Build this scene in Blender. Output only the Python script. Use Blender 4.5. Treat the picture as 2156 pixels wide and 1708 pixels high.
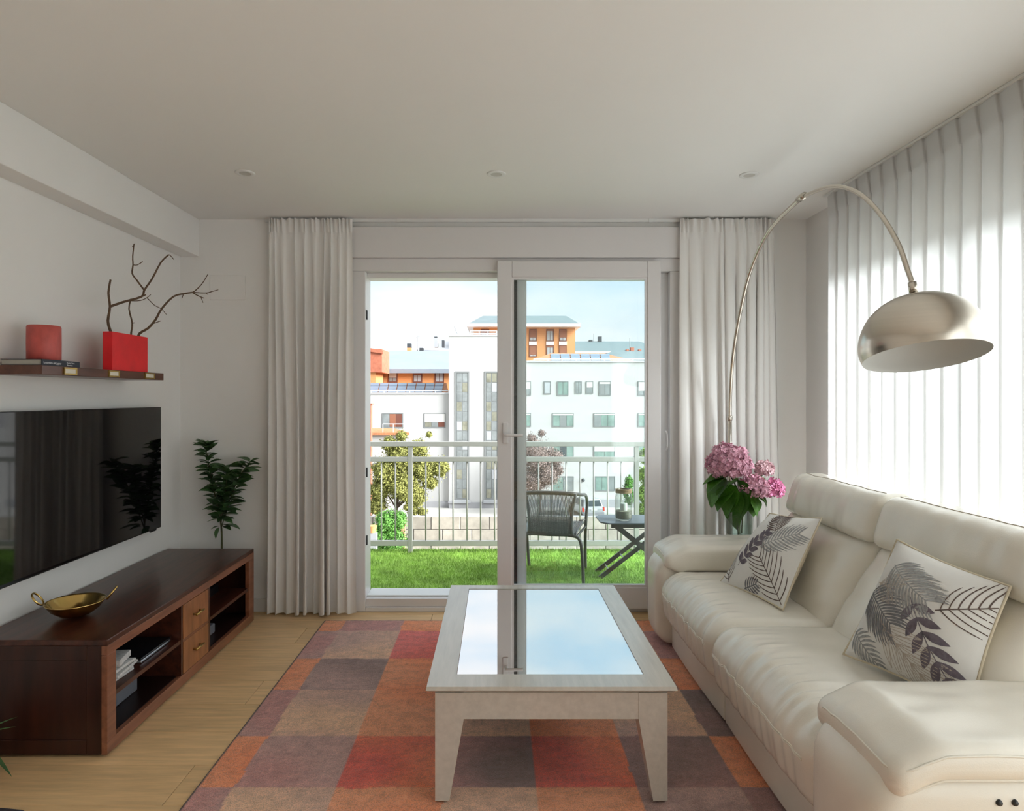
import bpy, bmesh, math, random
from mathutils import Vector, Matrix, noise as mnoise

for _o in list(bpy.data.objects):
    bpy.data.objects.remove(_o, do_unlink=True)
SC = bpy.context.scene
COL = SC.collection
PI = math.pi

# ------------------------------------------------------------------ camera
CAM_H = 1.371          # eye height above the floor (m)
FPX = 1350.0           # focal length in pixels of the 2156 px wide frame
cam_d = bpy.data.cameras.new('camera')
cam_d.sensor_fit = 'HORIZONTAL'
cam_d.sensor_width = 36.0
cam_d.lens = FPX / 2156.0 * 36.0
cam_d.shift_x = (1078 - 1045) / 2156.0
cam_d.shift_y = -(854 - 835) / 2156.0
cam_d.clip_start = 0.05
cam_d.clip_end = 600
cam = bpy.data.objects.new('camera', cam_d)
COL.objects.link(cam)
cam.location = (0, 0, CAM_H)
cam.rotation_euler = (PI / 2, 0, 0)
SC.camera = cam

# ------------------------------------------------------------------ exposure / sky / sun
EXPOSURE = 2.55
SKY_STRENGTH = 0.205
SUN_STRENGTH = 2.6
vs = SC.view_settings
vs.view_transform = 'Standard'
vs.look = 'None'
vs.gamma = 1.0
vs.use_curve_mapping = False
vs.exposure = EXPOSURE
SC.cycles.max_bounces = 7
SC.cycles.diffuse_bounces = 5
SC.cycles.glossy_bounces = 3
SC.cycles.transmission_bounces = 6
SC.cycles.adaptive_threshold = 0.08
SC.cycles.transparent_max_bounces = 10
SC.cycles.caustics_reflective = False
SC.cycles.caustics_refractive = False
SC.cycles.sample_clamp_indirect = 6.0

world = bpy.data.worlds.new('sky')
SC.world = world
world.use_nodes = True
wn = world.node_tree.nodes
wl = world.node_tree.links
wn.clear()
w_out = wn.new('ShaderNodeOutputWorld')
w_bg = wn.new('ShaderNodeBackground')
w_bg.inputs['Strength'].default_value = SKY_STRENGTH
w_tc = wn.new('ShaderNodeTexCoord')
w_sep = wn.new('ShaderNodeSeparateXYZ')
wl.new(w_tc.outputs['Generated'], w_sep.inputs[0])
w_ramp = wn.new('ShaderNodeValToRGB')
w_ramp.color_ramp.elements[0].position = 0.0
w_ramp.color_ramp.elements[0].color = (0.86, 0.92, 0.96, 1)
w_ramp.color_ramp.elements[1].position = 0.6
w_ramp.color_ramp.elements[1].color = (0.50, 0.74, 0.97, 1)
_e = w_ramp.color_ramp.elements.new(0.22)
_e.color = (0.66, 0.84, 0.97, 1)
wl.new(w_sep.outputs['Z'], w_ramp.inputs['Fac'])
w_map = wn.new('ShaderNodeMapping')
w_map.inputs['Scale'].default_value = (3.2, 3.2, 10.0)
w_map.inputs['Location'].default_value = (1.55, 0.4, 0.85)
wl.new(w_tc.outputs['Generated'], w_map.inputs['Vector'])
w_noise = wn.new('ShaderNodeTexNoise')
w_noise.inputs['Scale'].default_value = 1.0
w_noise.inputs['Detail'].default_value = 4.0
w_noise.inputs['Roughness'].default_value = 0.5
wl.new(w_map.outputs[0], w_noise.inputs['Vector'])
w_cr = wn.new('ShaderNodeValToRGB')
w_cr.color_ramp.elements[0].position = 0.38
w_cr.color_ramp.elements[0].color = (0, 0, 0, 1)
w_cr.color_ramp.elements[1].position = 0.60
w_cr.color_ramp.elements[1].color = (0.92, 0.92, 0.92, 1)
wl.new(w_noise.outputs['Fac'], w_cr.inputs['Fac'])
w_mix = wn.new('ShaderNodeMixRGB')
w_mix.inputs['Color2'].default_value = (1.0, 1.0, 1.0, 1)
wl.new(w_cr.outputs['Color'], w_mix.inputs['Fac'])
wl.new(w_ramp.outputs['Color'], w_mix.inputs['Color1'])
wl.new(w_mix.outputs['Color'], w_bg.inputs['Color'])
wl.new(w_bg.outputs[0], w_out.inputs['Surface'])

sun_d = bpy.data.lights.new('sun', 'SUN')
sun_d.energy = SUN_STRENGTH
sun_d.angle = math.radians(40.0)
sun_d.color = (0.97, 0.985, 1.0)
sun = bpy.data.objects.new('sun', sun_d)
COL.objects.link(sun)
_sd = Vector((0.82, -0.30, 0.49)).normalized()
sun.rotation_euler = _sd.to_track_quat('Z', 'Y').to_euler()
sun.location = _sd * 30

# ------------------------------------------------------------------ helpers
def at(px, py, y):
    """world point seen at photo pixel (px,py) standing at distance y"""
    s = FPX / y
    return Vector(((px - 1045) / s, y, CAM_H - (py - 835) / s))

def lerp(a, b, t):
    return a + (b - a) * t

def sm(t):
    t = max(0.0, min(1.0, t))
    return t * t * (3 - 2 * t)

MATS = {}

def srgb(r, g, b):
    def c(v):
        v /= 255.0
        return v / 12.92 if v <= 0.04045 else ((v + 0.055) / 1.055) ** 2.4
    return (c(r), c(g), c(b), 1.0)

def pmat(name, col, rough=0.5, metal=0.0, var=0.0, vscale=8.0, stretch=(1, 1, 1), bump=0.0, bscale=60.0,
         bstretch=(1, 1, 1), coat=0.0, ior=1.45, spec=0.5, rand=0.0, dark=None, sheen=0.0, aniso=0.0, sub=0.0, trans=0.0):
    """Principled material with procedural colour variation and fine relief."""
    m = bpy.data.materials.new(name)
    m.use_nodes = True
    nt = m.node_tree
    N, L = nt.nodes, nt.links
    b = N['Principled BSDF']
    if len(col) == 3:
        col = (*col, 1)
    b.inputs['Base Color'].default_value = col
    b.inputs['Roughness'].default_value = rough
    b.inputs['Metallic'].default_value = metal
    b.inputs['IOR'].default_value = ior
    b.inputs['Specular IOR Level'].default_value = spec
    b.inputs['Coat Weight'].default_value = coat
    b.inputs['Coat Roughness'].default_value = 0.15
    b.inputs['Sheen Weight'].default_value = sheen
    b.inputs['Transmission Weight'].default_value = trans
    if sub > 0:
        b.inputs['Subsurface Weight'].default_value = sub
        b.inputs['Subsurface Radius'].default_value = (0.02, 0.01, 0.008)
    if aniso:
        b.inputs['Anisotropic'].default_value = aniso
    tc = N.new('ShaderNodeTexCoord')
    if var > 0 or rand > 0:
        mp = N.new('ShaderNodeMapping')
        mp.inputs['Scale'].default_value = stretch
        L.new(tc.outputs['Object'], mp.inputs['Vector'])
        oi = N.new('ShaderNodeObjectInfo')
        ml = N.new('ShaderNodeMath')
        ml.operation = 'MULTIPLY'
        ml.inputs[1].default_value = 37.0
        L.new(oi.outputs['Random'], ml.inputs[0])
        cb = N.new('ShaderNodeCombineXYZ')
        L.new(ml.outputs[0], cb.inputs[0])
        L.new(ml.outputs[0], cb.inputs[1])
        L.new(ml.outputs[0], cb.inputs[2])
        if rand > 0:
            L.new(cb.outputs[0], mp.inputs['Location'])
        nz = N.new('ShaderNodeTexNoise')
        nz.inputs['Scale'].default_value = vscale
        nz.inputs['Detail'].default_value = 6.0
        nz.inputs['Roughness'].default_value = 0.6
        L.new(mp.outputs[0], nz.inputs['Vector'])
        rp = N.new('ShaderNodeValToRGB')
        rp.color_ramp.elements[0].position = 0.3
        rp.color_ramp.elements[1].position = 0.72
        dk = dark if dark else tuple(c * (1 - var) for c in col[:3])
        lt = tuple(min(1, c * (1 + var * 0.6)) for c in col[:3]) if not dark else col[:3]
        rp.color_ramp.elements[0].color = (*dk[:3], 1)
        rp.color_ramp.elements[1].color = (*lt, 1)
        L.new(nz.outputs['Fac'], rp.inputs['Fac'])
        last = rp.outputs['Color']
        if rand > 0:
            hs = N.new('ShaderNodeHueSaturation')
            mr = N.new('ShaderNodeMapRange')
            mr.inputs['To Min'].default_value = 1 - rand
            mr.inputs['To Max'].default_value = 1 + rand
            L.new(oi.outputs['Random'], mr.inputs['Value'])
            L.new(mr.outputs[0], hs.inputs['Value'])
            L.new(last, hs.inputs['Color'])
            last = hs.outputs['Color']
        L.new(last, b.inputs['Base Color'])
    if bump > 0:
        mp2 = N.new('ShaderNodeMapping')
        mp2.inputs['Scale'].default_value = bstretch
        L.new(tc.outputs['Object'], mp2.inputs['Vector'])
        nb = N.new('ShaderNodeTexNoise')
        nb.inputs['Scale'].default_value = bscale
        nb.inputs['Detail'].default_value = 5.0
        L.new(mp2.outputs[0], nb.inputs['Vector'])
        bp = N.new('ShaderNodeBump')
        bp.inputs['Strength'].default_value = bump
        bp.inputs['Distance'].default_value = 0.01
        L.new(nb.outputs['Fac'], bp.inputs['Height'])
        L.new(bp.outputs['Normal'], b.inputs['Normal'])
    MATS[name] = m
    return m

def glassmat(name, tint=(1, 1, 1), base_refl=0.0, edge=0.0, rough=0.0, ior=1.45):
    """thin clear glass: transparent with a Fresnel reflection on top"""
    m = bpy.data.materials.new(name)
    m.use_nodes = True
    N, L = m.node_tree.nodes, m.node_tree.links
    N.clear()
    out = N.new('ShaderNodeOutputMaterial')
    tr = N.new('ShaderNodeBsdfTransparent')
    tr.inputs['Color'].default_value = (*tint, 1)
    gl = N.new('ShaderNodeBsdfGlossy')
    gl.inputs['Roughness'].default_value = rough
    gl.inputs['Color'].default_value = (1, 1, 1, 1)
    # Schlick reflection from the facing angle: the same on both faces of the pane
    lf = N.new('ShaderNodeLayerWeight')
    lf.inputs['Blend'].default_value = 0.5
    pw = N.new('ShaderNodeMath')
    pw.operation = 'POWER'
    pw.inputs[1].default_value = 5.0
    L.new(lf.outputs['Facing'], pw.inputs[0])
    r0 = ((ior - 1) / (ior + 1)) ** 2 + base_refl
    ad = N.new('ShaderNodeMath')
    ad.operation = 'MULTIPLY_ADD'
    ad.use_clamp = True
    ad.inputs[1].default_value = 1 - r0
    ad.inputs[2].default_value = r0
    L.new(pw.outputs[0], ad.inputs[0])
    mx = N.new('ShaderNodeMixShader')
    L.new(ad.outputs[0], mx.inputs['Fac'])
    last = tr.outputs[0]
    if edge > 0:
        lw = N.new('ShaderNodeLayerWeight')
        lw.inputs['Blend'].default_value = 0.35
        tm = N.new('ShaderNodeMixRGB')
        tm.inputs['Color1'].default_value = (*tint, 1)
        tm.inputs['Color2'].default_value = (*(c * (1 - edge) for c in tint), 1)
        L.new(lw.outputs['Facing'], tm.inputs['Fac'])
        L.new(tm.outputs[0], tr.inputs['Color'])
    L.new(last, mx.inputs[1])
    L.new(gl.outputs[0], mx.inputs[2])
    L.new(mx.outputs[0], out.inputs['Surface'])
    MATS[name] = m
    return m

def clothmat(name, col, transl=0.4, clear=0.0, weave=900.0):
    """woven cloth that lets light through"""
    m = bpy.data.materials.new(name)
    m.use_nodes = True
    N, L = m.node_tree.nodes, m.node_tree.links
    N.clear()
    out = N.new('ShaderNodeOutputMaterial')
    df = N.new('ShaderNodeBsdfDiffuse')
    df.inputs['Color'].default_value = (*col, 1)
    tl = N.new('ShaderNodeBsdfTranslucent')
    tl.inputs['Color'].default_value = (*col, 1)
    mx = N.new('ShaderNodeMixShader')
    mx.inputs['Fac'].default_value = transl
    tc = N.new('ShaderNodeTexCoord')
    nz = N.new('ShaderNodeTexNoise')
    nz.inputs['Scale'].default_value = weave
    L.new(tc.outputs['Object'], nz.inputs['Vector'])
    bp = N.new('ShaderNodeBump')
    bp.inputs['Strength'].default_value = 0.05
    bp.inputs['Distance'].default_value = 0.002
    L.new(nz.outputs['Fac'], bp.inputs['Height'])
    L.new(bp.outputs[0], df.inputs['Normal'])
    L.new(df.outputs[0], mx.inputs[1])
    L.new(tl.outputs[0], mx.inputs[2])
    last = mx.outputs[0]
    if clear > 0:
        tr = N.new('ShaderNodeBsdfTransparent')
        m2 = N.new('ShaderNodeMixShader')
        m2.inputs['Fac'].default_value = clear
        L.new(last, m2.inputs[1])
        L.new(tr.outputs[0], m2.inputs[2])
        last = m2.outputs[0]
    L.new(last, out.inputs['Surface'])
    MATS[name] = m
    return m

class MB:
    """collects faces; build() links them as one mesh object"""
    def __init__(self):
        self.v, self.f = [], []

    def add(self, vs, fs):
        o = len(self.v)
        self.v += [Vector(p) for p in vs]
        self.f += [tuple(i + o for i in q) for q in fs]
        return self

    def box(self, x0, x1, y0, y1, z0, z1):
        return self.add([(x0, y0, z0), (x1, y0, z0), (x1, y1, z0), (x0, y1, z0), (x0, y0, z1), (x1, y0, z1), (x1, y1, z1), (x0, y1, z1)],
                        [(0, 3, 2, 1), (4, 5, 6, 7), (0, 1, 5, 4), (1, 2, 6, 5), (2, 3, 7, 6), (3, 0, 4, 7)])

    def hexa(self, lo, hi):
        """lo, hi: 4 points each, counter-clockwise seen from above"""
        return self.add(list(lo) + list(hi), [(0, 3, 2, 1), (4, 5, 6, 7), (0, 1, 5, 4), (1, 2, 6, 5), (2, 3, 7, 6), (3, 0, 4, 7)])

    def bar(self, a, b, w, h, up=(0, 0, 1)):
        a, b = Vector(a), Vector(b)
        d = (b - a).normalized()
        u = Vector(up)
        s = d.cross(u)
        if s.length < 1e-4:
            s = d.cross(Vector((1, 0, 0)))
        s.normalize()
        u = s.cross(d)
        s *= w / 2
        u *= h / 2
        return self.add([a - s - u, a + s - u, a + s + u, a - s + u, b - s - u, b + s - u, b + s + u, b - s + u],
                        [(0, 3, 2, 1), (4, 5, 6, 7), (0, 1, 5, 4), (1, 2, 6, 5), (2, 3, 7, 6), (3, 0, 4, 7)])

    def tube(self, pts, r, n=8, cap=True, closed=False):
        pts = [Vector(p) for p in pts]
        k = len(pts)
        rs = r if isinstance(r, (list, tuple)) else [r] * k
        o = len(self.v)
        prev = None
        for i, p in enumerate(pts):
            if closed:
                t = (pts[(i + 1) % k] - pts[i - 1])
            else:
                t = (pts[min(i + 1, k - 1)] - pts[max(i - 1, 0)])
            t.normalize()
            if prev is None:
                ref = Vector((0, 0, 1)) if abs(t.z) < 0.9 else Vector((1, 0, 0))
                a = t.cross(ref).normalized()
            else:
                a = (prev - t * prev.dot(t))
                if a.length < 1e-6:
                    a = t.cross(Vector((0.3, 0.5, 0.8)))
                a.normalize()
            prev = a
            b = t.cross(a)
            for j in range(n):
                an = 2 * PI * j / n
                self.v.append(p + (a * math.cos(an) + b * math.sin(an)) * rs[i])
        rng = k if closed else k - 1
        for i in range(rng):
            for j in range(n):
                a0 = o + i * n + j
                a1 = o + i * n + (j + 1) % n
                b0 = o + ((i + 1) % k) * n + j
                b1 = o + ((i + 1) % k) * n + (j + 1) % n
                self.f.append((a0, a1, b1, b0))
        if cap and not closed:
            self.f.append(tuple(o + j for j in reversed(range(n))))
            self.f.append(tuple(o + (k - 1) * n + j for j in range(n)))
        return self

    def lathe(self, prof, n=32, c=(0, 0, 0), axis=None, cap0=True, cap1=True):
        """prof: (radius, height) pairs"""
        o = len(self.v)
        c = Vector(c)
        ax = Vector(axis).normalized() if axis is not None else Vector((0, 0, 1))
        q = Vector((0, 0, 1)).rotation_difference(ax)
        for r, z in prof:
            for j in range(n):
                an = 2 * PI * j / n
                self.v.append(c + q @ Vector((r * math.cos(an), r * math.sin(an), z)))
        for i in range(len(prof) - 1):
            for j in range(n):
                a0, a1 = o + i * n + j, o + i * n + (j + 1) % n
                self.f.append((a0, a1, a1 + n, a0 + n))
        if cap0:
            self.f.append(tuple(o + j for j in reversed(range(n))))
        if cap1:
            self.f.append(tuple(o + (len(prof) - 1) * n + j for j in range(n)))
        return self

    def grid(self, fn, nu, nv):
        o = len(self.v)
        for i in range(nu + 1):
            for j in range(nv + 1):
                self.v.append(Vector(fn(i / nu, j / nv)))
        for i in range(nu):
            for j in range(nv):
                a = o + i * (nv + 1) + j
                self.f.append((a, a + nv + 1, a + nv + 2, a + 1))
        return self

    def rbox(self, lo, hi, r, seg=(12, 12, 12), deform=None):
        """box with rounded edges on a dense grid, optionally deformed"""
        lo, hi = Vector(lo), Vector(hi)
        r = min(r, *(0.5 * (hi - lo)))
        def stops(a, b, n):
            # dense near the ends so the rounding is smooth
            k = 5
            s = [a + r * (1 - math.cos(PI / 2 * i / k)) for i in range(k)]
            m = [lerp(a + r, b - r, i / n) for i in range(n + 1)]
            e = [b - r * (1 - math.cos(PI / 2 * i / k)) for i in range(k)][::-1]
            out = s + m + e
            return out
        S = [stops(lo[i], hi[i], seg[i]) for i in range(3)]
        key = {}
        o = self
        def vid(p):
            k = tuple(round(c, 5) for c in p)
            if k in key:
                return key[k]
            inn = Vector([max(lo[i] + r, min(hi[i] - r, p[i])) for i in range(3)])
            d = Vector(p) - inn
            q = inn + d.normalized() * r if d.length > 1e-7 else Vector(p)
            if deform:
                q = Vector(deform(q))
            o.v.append(q)
            key[k] = len(o.v) - 1
            return key[k]
        for ax in range(3):
            a, b = (ax + 1) % 3, (ax + 2) % 3
            for side in (0, 1):
                fix = (lo, hi)[side][ax]
                A, B = S[a], S[b]
                for i in range(len(A) - 1):
                    for j in range(len(B) - 1):
                        q = []
                        for (ii, jj) in ((i, j), (i + 1, j), (i + 1, j + 1), (i, j + 1)):
                            p = [0, 0, 0]
                            p[ax], p[a], p[b] = fix, A[ii], B[jj]
                            q.append(vid(p))
                        if side == 0:
                            q.reverse()
                        q2 = []
                        for x in q:
                            if x not in q2:
                                q2.append(x)
                        if len(q2) > 2:
                            o.f.append(tuple(q2))
        return self

    def build(self, name, mat, parent=None, smooth=False, bevel=0.0, bseg=2, angle=None):
        me = bpy.data.meshes.new(name)
        if parent is None:
            xs = [p.x for p in self.v]; ys = [p.y for p in self.v]; zs = [p.z for p in self.v]
            off = Vector(((min(xs) + max(xs)) / 2, (min(ys) + max(ys)) / 2, min(zs)))
        else:
            off = wloc(parent)
        me.from_pydata([tuple(p - off) for p in self.v], [], self.f)
        if bevel > 0:
            bm = bmesh.new()
            bm.from_mesh(me)
            bmesh.ops.bevel(bm, geom=list(bm.edges), offset=bevel, segments=bseg, profile=0.5, affect='EDGES', clamp_overlap=True)
            bm.to_mesh(me)
            bm.free()
        me.update()
        if smooth:
            me.polygons.foreach_set('use_smooth', [True] * len(me.polygons))
            if angle:
                me.set_sharp_from_angle(angle=math.radians(angle))
        me.materials.append(mat)
        o = bpy.data.objects.new(name, me)
        COL.objects.link(o)
        if parent is None:
            o.location = off
        else:
            o.parent = parent
        return o

def wloc(o):
    p = Vector((0, 0, 0))
    while o is not None:
        p += o.location
        o = o.parent
    return p

def tag(o, label=None, cat=None, group=None, kind=None):
    if label: o['label'] = label
    if cat: o['category'] = cat
    if group: o['group'] = group
    if kind: o['kind'] = kind
    return o

def thing(name, label, cat, loc=(0, 0, 0), group=None):
    o = bpy.data.objects.new(name, None)
    o.empty_display_size = 0.05
    COL.objects.link(o)
    o.location = loc
    return tag(o, label, cat, group)

def struct(o):
    o['kind'] = 'structure'
    return o

def structroot(name, loc=(0, 0, 0)):
    o = bpy.data.objects.new(name, None)
    o.empty_display_size = 0.05
    COL.objects.link(o)
    o.location = loc
    return struct(o)

def bx(name, mat, parent, x0, x1, y0, y1, z0, z1, bevel=0.0):
    return MB().box(x0, x1, y0, y1, z0, z1).build(name, mat, parent, bevel=bevel)

def pathpts(pts, n=6):
    """Catmull-Rom through pts"""
    P = [Vector(p) for p in pts]
    out = []
    for i in range(len(P) - 1):
        p0, p1, p2, p3 = P[max(i - 1, 0)], P[i], P[i + 1], P[min(i + 2, len(P) - 1)]
        for k in range(n):
            t = k / n
            out.append(0.5 * ((2 * p1) + (p2 - p0) * t + (2 * p0 - 5 * p1 + 4 * p2 - p3) * t * t + (3 * p1 - p0 - 3 * p2 + p3) * t ** 3))
    out.append(P[-1])
    return out

def shared(obj, name, parent, loc, rot=(0, 0, 0), scale=(1, 1, 1)):
    c = obj.copy()
    c.name = name
    COL.objects.link(c)
    c.parent = parent
    c.location = loc
    c.rotation_euler = rot
    c.scale = scale
    return c

# ------------------------------------------------------------------ materials
M_wall = pmat('wall_paint', (0.87, 0.855, 0.835), 0.85, var=0.02, vscale=1.2, bump=0.02, bscale=220)
M_ceil = pmat('ceiling_paint', (0.88, 0.87, 0.85), 0.9, var=0.015, vscale=0.8, bump=0.015, bscale=200)
M_pvc = pmat('white_pvc', (0.78, 0.755, 0.755), 0.35, var=0.01, vscale=3)
M_white = pmat('white_lacquer', (0.82, 0.82, 0.81), 0.35, var=0.01)
M_gasket = pmat('black_gasket', (0.012, 0.013, 0.013), 0.5)
M_plank = pmat('oak_plank', (0.82, 0.545, 0.28), 0.34, var=0.20, vscale=4.0, stretch=(1.0, 12, 1), rand=0.07, bump=0.04, bscale=22, bstretch=(1, 14, 1))
M_sub = pmat('joint_glint', (0.80, 0.70, 0.52), 0.7)  # pale tone stands in for light glinting along the plank joints
M_base = pmat('baseboard_paint', (0.78, 0.77, 0.75), 0.45)
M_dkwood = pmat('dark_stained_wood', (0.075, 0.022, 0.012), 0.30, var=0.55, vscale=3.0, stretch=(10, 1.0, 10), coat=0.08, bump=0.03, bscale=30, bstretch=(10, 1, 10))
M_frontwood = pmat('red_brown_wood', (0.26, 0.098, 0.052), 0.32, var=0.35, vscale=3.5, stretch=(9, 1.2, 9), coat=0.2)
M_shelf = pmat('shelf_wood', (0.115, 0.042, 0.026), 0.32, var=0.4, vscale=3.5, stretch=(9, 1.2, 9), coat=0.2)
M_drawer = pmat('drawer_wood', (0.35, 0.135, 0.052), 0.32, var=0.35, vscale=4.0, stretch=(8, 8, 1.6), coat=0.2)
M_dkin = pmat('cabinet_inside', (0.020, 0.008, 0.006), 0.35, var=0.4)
M_endwood = pmat('cabinet_end_shaded', (0.042, 0.012, 0.007), 0.35, var=0.5, vscale=2.5, stretch=(6, 6, 1))  # darkened tone puts in the shade of the end turned from the windows
M_brass = pmat('brass', (0.78, 0.56, 0.20), 0.20, 1.0, var=0.12, vscale=14)
M_brassdk = pmat('aged_brass', (0.52, 0.36, 0.12), 0.35, 1.0, var=0.3, vscale=20)
M_tv = pmat('tv_screen', (0.003, 0.003, 0.004), 0.04, ior=1.58)
M_tvb = pmat('tv_bezel', (0.008, 0.008, 0.009), 0.35)
M_candle = pmat('pink_wax', (0.56, 0.10, 0.085), 0.42, var=0.28, vscale=16, stretch=(1, 1, 0.6), sub=0.2)
M_redvase = pmat('red_glaze', (0.86, 0.018, 0.025), 0.35, var=0.12, vscale=12)
M_twig = pmat('twig_bark', (0.13, 0.078, 0.046), 0.8, var=0.4, vscale=60, bump=0.3, bscale=150)
M_navy = pmat('navy_book_cover', (0.014, 0.018, 0.032), 0.45)
M_bookgrey = pmat('grey_book_pages', (0.42, 0.40, 0.35), 0.8, var=0.1, vscale=3, stretch=(1, 1, 90))
M_cover2 = pmat('lilac_book_cover', (0.42, 0.34, 0.36), 0.5, var=0.2)
M_ink = pmat('white_print', (0.75, 0.75, 0.78), 0.6)
M_card = pmat('cream_card', (0.80, 0.74, 0.62), 0.8)
M_paper = pmat('newsprint', (0.66, 0.65, 0.64), 0.85, var=0.35, vscale=60, stretch=(1, 4, 1))
M_lapblk = pmat('black_plastic', (0.010, 0.011, 0.014), 0.3)
M_silver = pmat('silver_trim', (0.55, 0.58, 0.62), 0.35, 0.9)
M_greybox = pmat('grey_plastic', (0.16, 0.17, 0.20), 0.5)
M_linen = clothmat('linen_curtain', (0.93, 0.905, 0.88), 0.14)
M_sheer = clothmat('sheer_curtain', (0.87, 0.855, 0.845), 0.54, clear=0.02)
M_glass = glassmat('window_glass', (0.955, 0.985, 0.985))
M_tglass = glassmat('table_glass', (0.60, 0.52, 0.52), base_refl=0.74)
M_vglass = glassmat('vase_glass', (0.93, 0.97, 0.95), edge=0.45)
M_jglass = glassmat('jar_glass', (0.95, 0.97, 0.95), edge=0.35)
M_leather = pmat('cream_leather', (0.83, 0.775, 0.68), 0.26, var=0.04, vscale=5, bump=0.10, bscale=420, coat=0.25)
M_leatherseam = pmat('leather_piping', (0.82, 0.77, 0.67), 0.45)
M_leatherdk = pmat('leather_welt', (0.42, 0.34, 0.25), 0.6)
M_foot = pmat('black_foot', (0.02, 0.02, 0.02), 0.4)
M_pillow = pmat('pillow_cotton', (0.74, 0.71, 0.67), 0.9, var=0.03, vscale=4, bump=0.12, bscale=700, sheen=0.2)
M_pilside = pmat('pillow_trim', (0.66, 0.57, 0.42), 0.9, bump=0.08, bscale=600)
M_pgrey = pmat('print_grey', (0.36, 0.355, 0.35), 0.9, var=0.4, vscale=90)
M_pdark = pmat('print_slate', (0.20, 0.195, 0.205), 0.9, var=0.4, vscale=90)
M_ppurple = pmat('print_purple', (0.165, 0.135, 0.16), 0.9, var=0.4, vscale=60)
M_ptan = pmat('print_tan', (0.50, 0.42, 0.35), 0.9, var=0.2, vscale=60)
M_pbrown = pmat('print_brown', (0.13, 0.09, 0.075), 0.9, var=0.2, vscale=60)
M_limed = pmat('limed_wood', (0.57, 0.53, 0.465), 0.24, var=0.10, vscale=4, stretch=(12, 1.2, 12), bump=0.04, bscale=40, bstretch=(12, 1, 12), coat=0.4)
M_steel = pmat('brushed_nickel', (0.66, 0.60, 0.52), 0.24, 1.0, var=0.04, vscale=6, stretch=(1, 1, 20), aniso=0.4)
M_shadein = pmat('shade_inner_white', (0.60, 0.585, 0.55), 0.6)
M_leaf = pmat('glossy_leaf', (0.075, 0.165, 0.055), 0.40, var=0.35, vscale=9, rand=0.35)
M_leaf2 = pmat('hydrangea_leaf', (0.075, 0.215, 0.018), 0.45, var=0.35, vscale=14, rand=0.25, bump=0.3, bscale=40)
M_stem = pmat('plant_stem', (0.09, 0.09, 0.035), 0.6, var=0.3, vscale=20)
M_pink = pmat('hydrangea_pink', (0.86, 0.44, 0.56), 0.7, var=0.40, vscale=45)
M_pink2 = pmat('hydrangea_pale', (0.88, 0.58, 0.62), 0.7, var=0.35, vscale=45)
M_pink3 = pmat('hydrangea_deep', (0.76, 0.25, 0.45), 0.7, var=0.35, vscale=45)
M_pot = pmat('terracotta', (0.30, 0.14, 0.08), 0.8, var=0.2)
M_soil = pmat('soil', (0.04, 0.028, 0.02), 0.95, var=0.4, vscale=40)
M_water = glassmat('vase_water', (0.90, 0.95, 0.93), ior=1.2)
M_mat = pmat('dark_mat', (0.05, 0.045, 0.055), 0.95, var=0.5, vscale=60)
# outdoors
M_turf = pmat('turf_blades', (0.29, 0.47, 0.08), 0.7, var=0.35, vscale=7)
M_rail = pmat('railing_paint', (0.34, 0.335, 0.305), 0.5, var=0.03)
M_slab = pmat('balcony_slab', (0.42, 0.40, 0.37), 0.85, var=0.15)
M_wick = pmat('grey_rattan', (0.15, 0.155, 0.155), 0.5, var=0.3, vscale=80)
M_chmetal = pmat('chair_metal', (0.12, 0.115, 0.105), 0.38, var=0.1)
M_tabtop = pmat('slate_table_top', (0.11, 0.125, 0.145), 0.30, var=0.1)
M_tableg = pmat('dark_table_leg', (0.075, 0.058, 0.055), 0.42, var=0.2)
M_rope = pmat('jute_rope', (0.40, 0.28, 0.16), 0.9, var=0.3, vscale=90, bump=0.4, bscale=200)
M_sand = pmat('sand', (0.42, 0.38, 0.30), 0.9, var=0.2, vscale=60)
M_cwhite = pmat('white_wax', (0.80, 0.80, 0.77), 0.5)
M_fac = pmat('white_facade', (0.50, 0.495, 0.48), 0.9, var=0.03, vscale=0.25, spec=0.15)
M_fac2 = pmat('white_tile_facade', (0.51, 0.495, 0.475), 0.9, var=0.05, vscale=0.5, stretch=(0.6, 1, 3.5), spec=0.15)
M_plinth = pmat('grey_plinth', (0.34, 0.34, 0.35), 0.8, var=0.1, vscale=0.6)
M_orange = pmat('orange_brick', (0.70, 0.33, 0.14), 0.9, var=0.08, vscale=3, stretch=(1, 1, 5), spec=0.1)
M_redbrick = pmat('red_tile_cladding', (0.46, 0.15, 0.085), 0.85, var=0.25, vscale=3.0)
M_zinc = pmat('zinc_roof', (0.24, 0.28, 0.32), 0.85, var=0.06, vscale=0.4, spec=0.1)
M_slate = pmat('slate_roof', (0.17, 0.21, 0.215), 0.9, var=0.10, vscale=0.6, stretch=(1, 1, 4), spec=0.1)
M_palegrey = pmat('pale_roof', (0.40, 0.41, 0.42), 0.9, var=0.06, vscale=0.4, spec=0.1)
M_tile = pmat('clay_roof_tile', (0.52, 0.215, 0.10), 0.85, var=0.30, vscale=6)
M_solar = pmat('solar_panel', (0.20, 0.26, 0.34), 0.35, var=0.12, vscale=0.6)
M_alu = pmat('alu_frame', (0.62, 0.64, 0.66), 0.4, 0.3)
M_wframe = pmat('window_frame_grey', (0.21, 0.22, 0.215), 0.6)
M_wbrown = pmat('window_frame_brown', (0.16, 0.055, 0.035), 0.5)
M_pane = pmat('far_pane_grey', (0.25, 0.27, 0.265), 0.2, var=0.35, vscale=0.9)
M_pane2 = pmat('far_pane_green', (0.22, 0.31, 0.27), 0.2, var=0.35, vscale=1.1)
M_pane3 = pmat('far_pane_light', (0.42, 0.43, 0.44), 0.4, var=0.10, vscale=0.8)
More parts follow.
